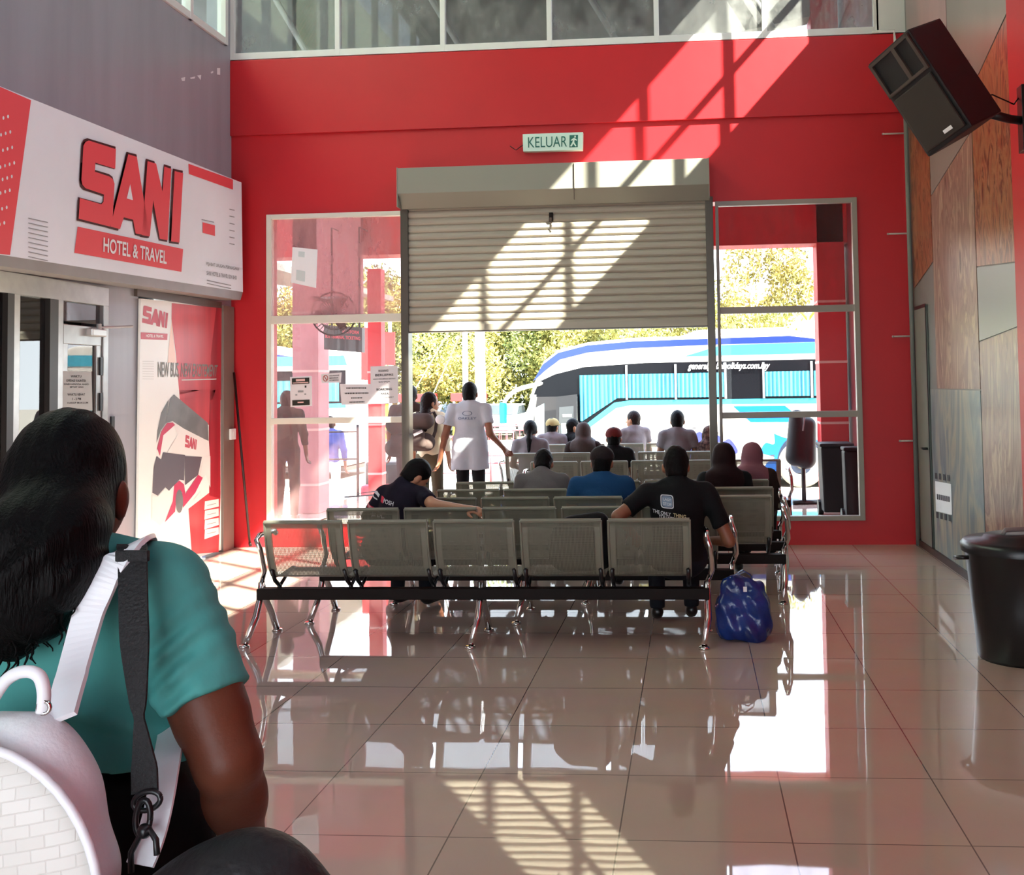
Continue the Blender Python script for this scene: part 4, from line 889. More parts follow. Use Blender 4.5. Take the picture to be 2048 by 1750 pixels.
# prints on clothing
WP = mat('white_print', (206, 206, 212), .8); YP = mat('cream_print', (206, 198, 150), .8); RP = mat('red_print_cloth', (196, 40, 66), .8); GP2 = mat('grey_print', (120, 136, 158), .8)
def snap(obj, body, off=.005):
    """drop a flat print onto the shirt surface along the body's own back-to-front axis"""
    from mathutils.bvhtree import BVHTree
    sh_ = [c for c in body.children if c.name.startswith('shirt')][0]
    bv = BVHTree.FromPolygons([v.co.copy() for v in sh_.data.vertices], [tuple(p.vertices) for p in sh_.data.polygons])
    me = obj.data; bm = bmesh.new(); bm.from_mesh(me)
    bmesh.ops.subdivide_edges(bm, edges=[e for e in bm.edges if e.calc_length() > .02], cuts=2, use_grid_fill=True); bmesh.ops.triangulate(bm, faces=bm.faces)
    for v in bm.verts:
        hit = bv.ray_cast(Vector((v.co.x, -1, v.co.z)), Vector((0, 1, 0)))
        if hit[0] is not None: v.co.y = hit[0].y-off
    bm.to_mesh(me); bm.free()
def tq(x0, x1, z0, z1, sk=0): return ((x0, -.2, z1), (x1, -.2, z1+sk), (x1, -.2, z0+sk), (x0, -.2, z0))
b, J = TEE
rr_ = lambda k: [(-.075+.04*k*math.copysign(abs(math.cos(a))**.35, math.cos(a)), -.2, .835+.042*k*math.copysign(abs(math.sin(a))**.35, math.sin(a))-.15*.04*k*math.cos(a)) for a in [2*PI*i/24 for i in range(24)]]
a1_, a0_ = rr_(1), rr_(.86)
o = polys('badge_outline', [[a1_[i], a1_[(i+1) % 24], a0_[(i+1) % 24], a0_[i]] for i in range(24)], WP, b); snap(o, b)
o = polys('back_print', [rr_(.78)], GP2, b); snap(o, b)
o = letters('badge_lettering', [('LAST', tq(-.10, -.05, .842, .858, -.008)), ('STOP', tq(-.10, -.05, .815, .832, -.008))], WP, b); snap(o, b, .007)
o = letters('slogan', [('THE ONLY', tq(-.165, -.055, .765, .788, -.022)), ('YOU NEED', tq(-.13, -.02, .735, .757, -.022))], WP, b, bold=.02); snap(o, b, .006)
o = letters('slogan', [('THING', tq(-.04, .04, .742, .765, -.014))], YP, b, bold=.02); snap(o, b, .006)
b, J = JER
o = polys('sponsor_print', [list(tq(-.04, .0, 0.785, 0.825, -.01)), list(tq(-.16, -.10, 0.745, 0.770, -.03))], RP, b); snap(o, b)
o = letters('sponsor_lettering', [('POSH', tq(.005, .10, 0.780, 0.810, -.02)), ('UC', tq(-.02, .05, 0.685, 0.725, -.01)), ('TOTAL', tq(-.155, -.105, 0.750, 0.765, -.03)), ('Toto', tq(-.05, .0, 0.645, 0.665, 0))], WP, b, bold=.02); snap(o, b, .007)
st = [(-.11+(.022 if i % 2 == 0 else .009)*math.sin(2*PI*i/10), -.2, .69+(.022 if i % 2 == 0 else .009)*math.cos(2*PI*i/10)) for i in range(10)]
o = polys('star_print', [st], WP, b); snap(o, b)
o = polys('stripe_print', [[(-.17, -.2, .83), (-.08, -.2, .79), (-.08, -.2, .80), (-.17, -.2, .84)], [(-.15, -.2, .85), (-.09, -.2, .83), (-.07, -.2, .81), (-.06, -.2, .83), (-.09, -.2, .855)]], WP, b); snap(o, b)
ring = lambda k: [(.0+.055*k*math.cos(a), -.2, 1.30+.026*k*math.sin(a)) for a in [2*PI*i/20 for i in range(20)]]
r1, r0 = ring(1), ring(.84)
o = polys('back_print', [[r1[i], r1[(i+1) % 20], r0[(i+1) % 20], r0[i]] for i in range(20)], mat('grey_blue_print', (96, 104, 128), .8), WM); snap(o, WM)
o = letters('back_lettering', [('OAKLEY', tq(-.10, .10, 1.235, 1.26))], bpy.data.materials['grey_blue_print'], WM, bold=.01); snap(o, WM, .006)

# watch and phone pouch of the walking man, backpacks
def backpack(label, loc, rz, m, s=1., stripe=None, group=None):
    t = empty('backpack', loc, rz, label, 'backpack')
    soft('pack_body', [C((-.07, 0, .1), (.07, 0, .1), .10, k=.05), C((-.07, 0, .34), (.07, 0, .34), .09, k=.08)], m, t, .012, scale=s)
    soft('front_pocket', [C((-.05, -.08, .1), (.05, -.08, .1), .07, k=.03), C((-.04, -.075, .2), (.04, -.075, .2), .05, k=.03)], m, t, .012, scale=s)
    for sx_ in (-1, 1): MB().ribbon([(sx_*.08*s, .06*s, .42*s), (sx_*.10*s, .12*s, .44*s), (sx_*.12*s, .16*s, .36*s), (sx_*.12*s, .12*s, .22*s), (sx_*.10*s, .05*s, .08*s)], .035, .008, (1, 0, 0)).build('strap', m, t)
    if stripe: MB().ribbon([(-.13*s, -.135*s, .2*s), (-.03*s, -.16*s, .225*s)], .03, .004, (0, 0, 1)).ribbon([(.0*s, -.16*s, .19*s), (.10*s, -.14*s, .235*s)], .03, .004, (0, 0, 1)).build('reflective_stripe', stripe, t)
    return t
backpack('grey backpack with reflective stripes on the long haired woman', (-2.90, 10.99, .90), -.25, cloth('grey_nylon', (92, 78, 74)), .95, WP)
backpack('dark backpack hanging low behind the shutter post', (-3.29, 11.58, .80), 0, cloth('black_nylon', (40, 36, 34)), 1.05)
t = empty('backpack', (-.70, 6.52, .41), .1, 'black backpack slumped on the first bench seat beside the slogan tee', 'backpack')
soft('pack_body', [C((-.10, 0, .12), (.10, .02, .12), .11, k=.06), C((-.06, 0, .28), (.10, .02, .30), .075, k=.08), C((-.14, 0, .24), (-.05, 0, .27), .05, k=.06)], C_BLK, t, .012, planes=[((0, 0, .012), (0, 0, -1))])
MB().ribbon([(-.08, -.06, .30), (-.12, -.10, .2), (-.10, -.11, .08)], .03, .006, (1, 0, 0)).build('strap', C_BLK, t)
t = tag(MB().lathe([(.0, 0), (.045, 0), (.05, .01), (.05, .03), (.04, .04), (0, .04)], (0, 0, 0), 20, 'y').build('armband_pouch', WHITE, smooth=True), 'round white armband on the left arm of the man in white', 'armband'); t.location = (-2.66, 10.86, 1.24)

# ------------------------------------------------------------------ woman in the foreground (seen from behind)
def W(x, y, Y=1.7): return np.array(at(x, y, Y=Y))
SKF = mat('skin_deep_brown', (104, 56, 38), .5, spec=.3, bump=.06, bscale=120, noise=.2, nscale=9)
TEALC = mat('teal_cotton', (84, 166, 160), .75, spec=.2, bump=.25, bscale=14, noise=.12, nscale=7, stretch=(1, 1, .6))
HF = mat('glossy_black_hair', (5, 4, 4), .5, spec=.1, bump=.35, bscale=60, stretch=(4, 4, .5))
hc = W(139, 958, 1.74)                                   # centre of the head
nb = W(120, 1120, 1.74); chest = nb+(.0, .02, -.17); waist = nb+(0.01, .03, -.36); pelv = nb+(.01, .03, -.50)
shR = W(330, 1175, 1.72); elR = W(455, 1520, 1.66); wrR = W(500, 1740, 1.80)
shL = nb+(nb-shR)*(1, 1, -1)*np.array((1, 0, 1)); shL = np.array((2*nb[0]-shR[0], shR[1], shR[2])); elL = shL+(-.08, .02, -.27); wrL = elL+(.02, .20, -.12)
B = [E(hc+(0, .02, .0), (.076, .098, .115), .03), E(hc+(0, .055, -.06), (.058, .06, .065), .03), C(hc+(0, .115, -.01), hc+(0, .128, -.045), .011, .014, .01), C(hc+(-.02, .11, -.075), hc+(.02, .11, -.075), .01, k=.01),
     E(hc+(.083, .015, -.035), (.013, .022, .034), .008), E(hc+(-.083, .015, -.035), (.013, .022, .034), .008), C(hc+(.086, .012, -.062), hc+(.084, .014, -.068), .009, .008, .006),
     C(nb+(0, .02, -.04), hc+(0, 0, -.07), .062, .054, .03), C(nb+(0, .03, -.03), chest+(0, .02, 0), .07, .08), C(chest+(0, .02, 0), waist+(0, .02, 0), .08, .08), C(waist+(0, .02, 0), pelv, .08, .10),
     C(shR, elR, .060, .050, .03), C(shR+(elR-shR)*.3, shR+(elR-shR)*.75, .057, .056, .03), C(elR, elR+(wrR-elR)*.35, .047, .046, .03), C(elR+(wrR-elR)*.3, wrR, .045, .029, .03), C(shL, elL, .058, .048, .03), C(elL, wrL, .046, .03, .03)]
for e, w_, sd in ((elR, wrR, 1), (elL, wrL, -1)):
    dd = (w_-e)/np.linalg.norm(w_-e); B += hand(w_+dd*.01, dd, (0, -.3, 1), sd, .9)
lg_ = [((-.09, 0), ), ((.09, 0), )]
hipx = pelv[0]
for sx_ in (-1, 1):
    B += [C((hipx+sx_*.09, pelv[1], pelv[2]-.06), (hipx+sx_*.10, pelv[1]+.03, .46), .09, .06), C((hipx+sx_*.10, pelv[1]+.03, .46), (hipx+sx_*.10, pelv[1]-.01, .09), .055, .04), C((hipx+sx_*.10, pelv[1], .05), (hipx+sx_*.10, pelv[1]+.14, .03), .034, .028)]
wo = soft('person', B, SKF, None, .0065, smooth_it=2)
tag(wo, 'woman in teal tee seen from behind in the left foreground, black ponytail, white backpack', 'person')
for sx_ in (-1, 1): MB().ball(tuple(hc+(sx_*.032, .108, .01)), (.011, .007, .007), 10).build('eye', EYE_, wo, smooth=True)
def fold(x, y, z):
    a = .0035*np.sin((x*1.0+z*1.6)*38+y*11)*np.sin(z*17+2+x*9)
    b = .006*np.exp(-((z-1.02)/.07)**2)*np.sin((z+x*.35)*95)            # horizontal pulls above the waist
    c = .010*np.exp(-(((x+.84)/.05)**2+((z-1.15)/.08)**2))*np.sin((z-x*.9)*120)   # folds at the sleeve root
    return (a+b+c)*(1+0*x)
slv = shR+(elR-shR)*.66; slvL = shL+(elL-shL)*1.0
T = [E(chest+(0, -.0, .03), (.195, .12, .17), .06), E(waist+(0.02, 0, .03), (.212, .13, .17), .06), E(pelv+(0.02, 0, .06), (.228, .14, .15), .05), C(shR+(-.05, 0, .0), shL+(.05, 0, .0), .068, k=.07), C(nb+(-.07, .01, -.04), nb+(.07, .01, -.04), .060, k=.06),
     C(nb+(.05, .0, -.035), shR+(0, 0, .01), .050, .052, .05), C(shR, slv, .072, .076, .014, True), C(shL, slvL, .070, .076, .014, True)]
hemz = W(200, 1532)[2]
soft('shirt', T, TEALC, wo, .0065, planes=[((0, 0, hemz), (0, 0, -1))], cuts=[C(nb+(0, .02, .0), nb+(0, .0, .25), .070)], wob=fold, smooth_it=2)
Q = [E((hipx+.02, pelv[1], pelv[2]+.02), (.228, .145, .19), .05)]
for sx_ in (-1, 1): Q += [C((hipx+sx_*.09, pelv[1], pelv[2]-.06), (hipx+sx_*.10, pelv[1]+.03, .46), .105, .08, .03), C((hipx+sx_*.10, pelv[1]+.03, .46), (hipx+sx_*.10, pelv[1]-.01, .10), .08, .07, .03, True)]
soft('trousers', Q, C_BLK, wo, .010, planes=[((0, 0, hemz+.03), (0, 0, 1))])
# hair: smooth cap gathered low, wavy ponytail falling to the left
tail = [W(125, 1030, 1.67), W(105, 1075, 1.62), W(78, 1125, 1.59), W(55, 1180, 1.58), W(32, 1235, 1.58), W(8, 1280, 1.585)]
rad = [.066, .074, .078, .072, .055, .028]
Hh = [E(hc+(0, -.004, .012), (.088, .108, .112), .03), E(hc+(0, -.03, -.05), (.076, .08, .08), .03)]
for i in range(len(tail)-1): Hh.append(C(tail[i], tail[i+1], rad[i], rad[i+1], .03))
Hh += [C(hc+(-.02, -.04, -.04), W(100, 1075, 1.62), .08, .07, .05), C(W(30, 1080, 1.58), W(-20, 1180, 1.58), .06, .04, .03), C(W(10, 1120, 1.57), W(0, 1240, 1.57), .05, .035, .03)]
def wav(x, y, z): return .006*np.sin(x*70+np.sin(z*26)*3)*np.clip((1.44-z)*8, 0, 1)+.0015*np.sin(x*240+z*25)
soft('hair', Hh, HF, wo, .0065, planes=[(hc+(0, .055, .0), (0, .88, -.45))], wob=wav, smooth_it=1)
# loose curls at the rim of the ponytail
cu = MB(); rnd = random.Random(5)
for k in range(150):
    u_ = rnd.uniform(1.0, 4.6); i = int(u_); f_ = u_-i
    c_ = Vector(tail[i]).lerp(Vector(tail[i+1]), f_) if i < 5 else Vector(tail[5]); r = (rad[i]*(1-f_)+rad[min(i+1, 5)]*f_)*rnd.uniform(.80, .97)
    a = rnd.uniform(-1.5, 1.5); p = c_+Vector((math.sin(a)*r, -abs(math.cos(a))*r*.9, 0)); L = rnd.uniform(.04, .085); ph = rnd.uniform(0, 6); am = rnd.uniform(.003, .007); dx = rnd.uniform(-.025, .012); n_ = 18
    cu.tube([p+Vector((dx*(j/n_)+am*math.sin(ph+j*.75)*(j/n_), am*math.cos(ph+j*.75)*(j/n_)+.01*(j/n_), -L*j/n_)) for j in range(n_+1)], [.0042*(1-.8*j/n_) for j in range(n_+1)], 6)
cu.build('loose_curls', HF, wo, smooth=True)

# ------------------------------------------------------------------ white backpack on her back
WPK = mat('white_leather', (240, 243, 246), .42, bump=.15, bscale=60); WPS = mat('white_leather_strap', (242, 244, 248), .45)
def weave():
    m = mat('woven_white_leather', (224, 223, 216), .45); nt = m.node_tree; b = nt.nodes['Principled BSDF']
    tc = nt.nodes.new('ShaderNodeTexCoord'); sx = nt.nodes.new('ShaderNodeSeparateXYZ'); cb = nt.nodes.new('ShaderNodeCombineXYZ')
    nt.links.new(tc.outputs['Object'], sx.inputs[0]); nt.links.new(sx.outputs['X'], cb.inputs['X']); nt.links.new(sx.outputs['Z'], cb.inputs['Y'])
    br = nt.nodes.new('ShaderNodeTexBrick'); br.inputs['Scale'].default_value = 1; br.inputs['Brick Width'].default_value = .036; br.inputs['Row Height'].default_value = .0165; br.inputs['Mortar Size'].default_value = .0011; br.inputs['Mortar Smooth'].default_value = .7
    mp = nt.nodes.new('ShaderNodeMapping'); mp.inputs['Rotation'].default_value = (0, 0, -.12); nt.links.new(cb.outputs[0], mp.inputs[0]); nt.links.new(mp.outputs[0], br.inputs['Vector'])
    bp = nt.nodes.new('ShaderNodeBump'); bp.inputs['Strength'].default_value = .45; bp.inputs['Distance'].default_value = .0015; bp.invert = True
    nt.links.new(br.outputs['Fac'], bp.inputs['Height']); nt.links.new(bp.outputs[0], b.inputs['Normal'])
    br.inputs['Color1'].default_value = lin((226, 225, 218))+(1,); br.inputs['Color2'].default_value = lin((216, 214, 206))+(1,); br.inputs['Mortar'].default_value = lin((216, 214, 206))+(1,)
    nt.links.new(br.outputs['Color'], b.inputs['Base Color'])
    return m
WV = weave()
bc = W(-8, 1765, 1.44)
t = empty('backpack', tuple(bc), 0, 'white woven leather backpack on the back of the woman in teal', 'backpack')
def rel(p): return tuple(np.array(p)-bc)
bx = -.042
soft('pack_body', [C((bx-.10, .02, .10), (bx+.105, .02, .10), .075, k=.05), C((bx-.10, .02, -.14), (bx+.165, .02, -.14), .085, k=.05), C((bx-.06, .02, .175), (bx+.075, .02, .175), .055, k=.07), C((bx-.10, .02, 0), (bx+.125, .02, 0), .08, k=.05)], WPK, t, .007, smooth_it=3)
arc = [(bx+.025+.205*math.cos(a), -.060, .0+.215*math.sin(a)) for a in [PI*i/24 for i in range(25)]]
pk = MB(); 
soft('front_pocket', [E((bx+.025, -.045, .0), (.198, .04, .21), .02), C((bx-.12, -.045, -.16), (bx+.165, -.045, -.16), .05, k=.06)], WV, t, .006, smooth_it=3)
MB().tube([(bx-.18, -.055, -.2)]+[tuple(p) for p in arc[::-1]]+[(bx+.23, -.055, -.2)], .0065, 8).build('piping', WPS, t, smooth=True)
MB().ribbon([(bx+.21, -.03, -.21), (bx+.215, -.03, -.09), (bx+.19, -.03, .04), (bx+.13, -.03, .14), (bx+.04, -.03, .185), (bx-.05, -.03, .19), (bx-.12, -.03, .16)], .018, .003, (0, 1, 0)).build('zip_seam', mat('zip_grey', (150, 148, 152), .4), t)
hd = [W(85, 1425, 1.42), W(88, 1385, 1.42), W(78, 1352, 1.42), W(50, 1343, 1.42), W(15, 1358, 1.42), W(-15, 1400, 1.42), W(-25, 1430, 1.42)]
def smooth_path(pts, n=6):
    pts = [Vector(p) for p in pts]; out = []
    for i in range(len(pts)-1):
        p0 = pts[max(i-1, 0)]; p1 = pts[i]; p2 = pts[i+1]; p3 = pts[min(i+2, len(pts)-1)]
        for k in range(n):
            u = k/n; out.append(.5*((2*p1)+(p2-p0)*u+(2*p0-5*p1+4*p2-p3)*u*u+(3*p1-p0-3*p2+p3)*u**3))
    return out+[pts[-1]]
MB().tube([rel(p) for p in smooth_path(hd)], .009, 10).build('handle', WPS, t, smooth=True)
MB().lathe([(.006, -.002), (.011, -.002), (.011, .002), (.006, .002), (.006, -.002)], rel(W(88, 1415, 1.415)), 14, 'y').build('ring', CHROME, t, smooth=True)
sp = smooth_path([W(118, 1440, 1.47), W(138, 1370, 1.52), W(160, 1290, 1.56), W(182, 1215, 1.585), W(212, 1150, 1.60), W(252, 1103, 1.625), W(276, 1085, 1.68), W(286, 1095, 1.76), W(300, 1160, 1.84), W(330, 1300, 1.87), W(350, 1400, 1.85)])
MB().ribbon([rel(p) for p in sp], [.052]*8+[.05]*(len(sp)-8), .008, (1, .15, .45)).build('shoulder_strap', WPS, t)
sp = smooth_path([W(360, 1340, 1.84), W(345, 1450, 1.72), W(332, 1530, 1.60), W(318, 1610, 1.54), W(300, 1680, 1.51), W(280, 1730, 1.49)])
MB().ribbon([rel(p) for p in sp], .044, .005, (1, .1, .25)).build('lower_strap', WPS, t)

# ------------------------------------------------------------------ black shoulder bag
BBG = mat('black_nylon_bag', (16, 13, 16), .6, bump=.25, bscale=40); STR = mat('black_webbing', (15, 15, 17), .7, bump=.3, bscale=200)
bb = np.array(at(478, 1830, Y=1.46))
t = empty('shoulder_bag', tuple(bb), 0, 'big rounded black bag at the hip of the woman, lower edge of the view', 'bag')
def relb(p): return tuple(np.array(p)-bb)
soft('bag_body', [E((.01, .0, -.10), (.178, .09, .20), .03), C((-.11, 0, -.02), (.02, 0, .045), .05, k=.08)], BBG, t, .008, smooth_it=3)
arcb = [(.01+.170*math.cos(a), -.02, -.10+.195*math.sin(a)) for a in [PI*(.05+.9*i/24) for i in range(25)]]
MB().tube(arcb, .006, 8).build('piping', BLACK, t, smooth=True)
sp = smooth_path([W(264, 1092, 1.72), W(263, 1092, 1.665), W(265, 1110, 1.615), W(268, 1250, 1.56), W(276, 1400, 1.53), W(279, 1440, 1.525), W(288, 1530, 1.51), W(290, 1585, 1.50)])
n = len(sp); wd = [.045 if i < n*.45 else .045-.030*math.sin(min(1, (i-n*.45)/(n*.25))*PI/2) if i < n*.7 else .015+.024*min(1, (i-n*.7)/(n*.15)) for i in range(n)]
MB().ribbon([relb(p) for p in sp], wd, .005, (1, 0, 0)).build('strap', STR, t)
MB().box(-.027, .027, -.005, .005, -.009, .009).build('strap_slider', STR, t, bevel=.003).location = relb(W(265, 1112, 1.605))
def loop(c, rx, rz_, r, a=0): return [tuple(np.array(c)+(rx*math.cos(t_)*math.cos(a)-rz_*math.sin(t_)*math.sin(a), 0, rx*math.cos(t_)*math.sin(a)+rz_*math.sin(t_)*math.cos(a))) for t_ in [2*PI*i/20 for i in range(21)]]
bk = MB(); bk.tube(loop(relb(W(294, 1602, 1.495)), .021, .013, 0, .3), .0042, 8); bk.build('strap_ring', BLACK, t, smooth=True)
bk = MB(); bk.tube(loop(relb(W(286, 1636, 1.49)), .011, .026, 0, -.1), .0045, 8); bk.ball(relb(W(289, 1662, 1.485)), .011, 10); bk.build('snap_hook', BLACK, t, smooth=True)
bk = MB(); bk.tube([relb(W(262, 1745, 1.48)), relb(W(262, 1705, 1.48)), relb(W(280, 1672, 1.48)), relb(W(300, 1660, 1.48)), relb(W(312, 1680, 1.48)), relb(W(314, 1710, 1.47))], .0045, 8); bk.build('bag_ring', BLACK, t, smooth=True)

# ------------------------------------------------------------------ outside: ground, porch, vehicles, trees
GZ = -.62
ASPH = mat('pale_forecourt', (178, 170, 154), .85, noise=.12, nscale=.6)
struct(MB().box(-90, 90, 15.1, 140, GZ-.1, GZ).box(-90, XL-.3, -20, 15.1, GZ-.1, GZ).box(XR+.3, 90, -20, 15.1, GZ-.1, GZ).build('ground', ASPH))
struct(MB().box(-16, XL-.3, 10.2, 15.1, GZ, 0).box(XR+.3, 14, 10.2, 15.1, GZ, 0).build('porch_floor', mat('porch_tile', (196, 190, 180), .35)))
struct(MB().box(1.96, XR+.2, 10.52, 13.6, 0, 7.2).build('wall_porch', mat('porch_red_shaded', (120, 24, 32), .5, noise=.15, nscale=1.5)))  # outside red darkened: the shade on this wall is in its colour
PY = 13.0
# porch columns and beam
PPINK = mat('porch_pink', (196, 128, 132), .6, noise=.12, nscale=2)  # pink in place of the outside red, for the left column and board
def column(x0, x1, y0_, y1_, label, z1=7.5, grooves=(.35, 1.05, 1.8, 2.55), m=None):
    t = empty('porch_column', ((x0+x1)/2, (y0_+y1_)/2, 0), 0, label, 'column')
    kid(MB().box(x0, x1, y0_, y1_, 0, z1).build('shaft', m or REDX, bevel=.008), t)
    g_ = MB()
    for z in grooves: g_.box(x0-.004, x1+.004, y0_-.004, y1_+.004, z, z+.03)
    kid(g_.build('joint_band', mat('pink_joint', (226, 176, 168), .6)), t); return t
column(1.58, 1.92, 13.0, 13.4, 'red porch column seen through the right window')
column(-5.1, -4.76, 13.0, 13.4, 'faded pink porch column behind the notices on the left window', m=PPINK)
column(-4.62, -4.42, 14.6, 14.8, 'slim dark red column left of the boarding notice', 3.3)
struct(MB().box(-6, 3, 13.0, 13.4, 3.29, 4.3).build('porch_beam', REDX, bevel=.01))
tag(MB().box(-4.74, -4.16, 12.9, 13.0, 2.45, 3.9).build('red_panel_board', PPINK, bevel=.006), 'broad faded pink board above the fan on the left', 'board')
struct(MB().box(-6.6, -6.4, -9, 10.2, GZ, 9.2).build('neighbour_wall', mat('pale_green_panel', (196, 212, 180), .6)))
struct(MB().prism([(-8, 13, 4.3), (-.1, 13, 4.3), (-.1, 13, 5.85), (1.57, 13, 6.15), (1.57, 13, 7.9), (-8, 13, 7.9)], (0, .3, 0)).box(-8, 1.57, 10.6, 13.3, 7.9, 8.0).build('porch_wall', mat('weathered_grey_panel', (112, 112, 108), .7, noise=.3, nscale=2)))
br = MB()
for x in (-6, -4, -2, 0): br.tube([(x, 12.9, 7.9), (x+1.9, 12.9, 4.6)], .04, 6)
tag(br.build('porch_brace', mat('pale_brace', (150, 152, 148), .6), smooth=True), 'pale diagonal bracing behind the upper windows', 'brace')
# black led board
t = empty('display_board', at(686, 678, Y=12.6), 0, 'dark electronic display board with red letters outside the left window', 'display')
q = [at(x, y, Y=12.6) for x, y in ((648, 650), (724, 655), (724, 705), (648, 699))]
kid(MB().prism(q, (0, .12, 0)).build('housing', mat('board_grey', (84, 88, 90), .5)), t)
kid(letters('lettering', [('PLATFORM', sub(q, .5, .14, .92, .28)), ('BUS TERMINAL TICKETING', sub(q, .04, .38, .96, .52))], mat('led_red', (240, 110, 120), .5), None, (0, -.01, 0), .02), t)
kid(MB().tube([q[0]+Vector((.08, .06, -.02)), Vector((q[0].x+.08, 12.66, 3.6)), Vector((q[0].x+.08, 13.02, 3.6))], .012, 6).tube([q[1]+Vector((-.05, .06, -.02)), Vector((q[1].x-.05, 12.66, 3.6)), Vector((q[1].x-.05, 13.02, 3.6))], .012, 6).build('hanger', BLACK), t)
# wall fan
t = empty('wall_fan', at(672, 625, Y=11.2), 0, 'dark caged wall fan outside the left window', 'fan')
c = at(668, 628, Y=11.2); R_ = .24; cg = MB(); FM = mat('fan_cage', (30, 22, 22), .45)
ax_ = Vector((.35, -.9, -.2)).normalized(); u_ = ax_.cross(Vector((0, 0, 1))).normalized(); v_ = u_.cross(ax_)
for rr, dd in ((R_, 0), (R_*.7, .05), (R_*.4, .07), (R_*.7, -.05)):
    cg.tube([c+ax_*dd+(u_*math.cos(a)+v_*math.sin(a))*rr for a in [2*PI*i/28 for i in range(29)]], .010 if rr == R_ else .004, 6)
for i in range(36):
    a = 2*PI*i/36; d_ = u_*math.cos(a)+v_*math.sin(a)
    cg.tube([c+ax_*.08+d_*.04, c+ax_*.06+d_*R_*.6, c+d_*R_], .003, 4); cg.tube([c-ax_*.06+d_*.04, c-ax_*.05+d_*R_*.6, c+d_*R_], .003, 4)
kid(cg.build('cage', FM, smooth=True), t)
for i in range(3):
    a = 2*PI*i/3; d_ = u_*math.cos(a)+v_*math.sin(a); e_ = ax_.cross(d_)
    kid(MB().prism([c+d_*.03, c+d_*.10+e_*.06+ax_*.02, c+d_*.2+e_*.05+ax_*.025, c+d_*.21-e_*.03-ax_*.01, c+d_*.10-e_*.04-ax_*.01], tuple(ax_*.004)).build('blade', mat('fan_blade', (70, 66, 66), .5)), t)
mt = MB().tube([c-ax_*.03, c-ax_*.16], .07, 14, r2=.05); kid(mt.build('motor', mat('fan_motor', (50, 46, 46), .4), smooth=True), t)
kid(MB().tube([c-ax_*.12, c-ax_*.16+Vector((-.05, .1, .12)), c+Vector((-.3, .2, .2)), c+Vector((-.36, 1.6, .32))], .02, 8).build('arm', FM, smooth=True), t)

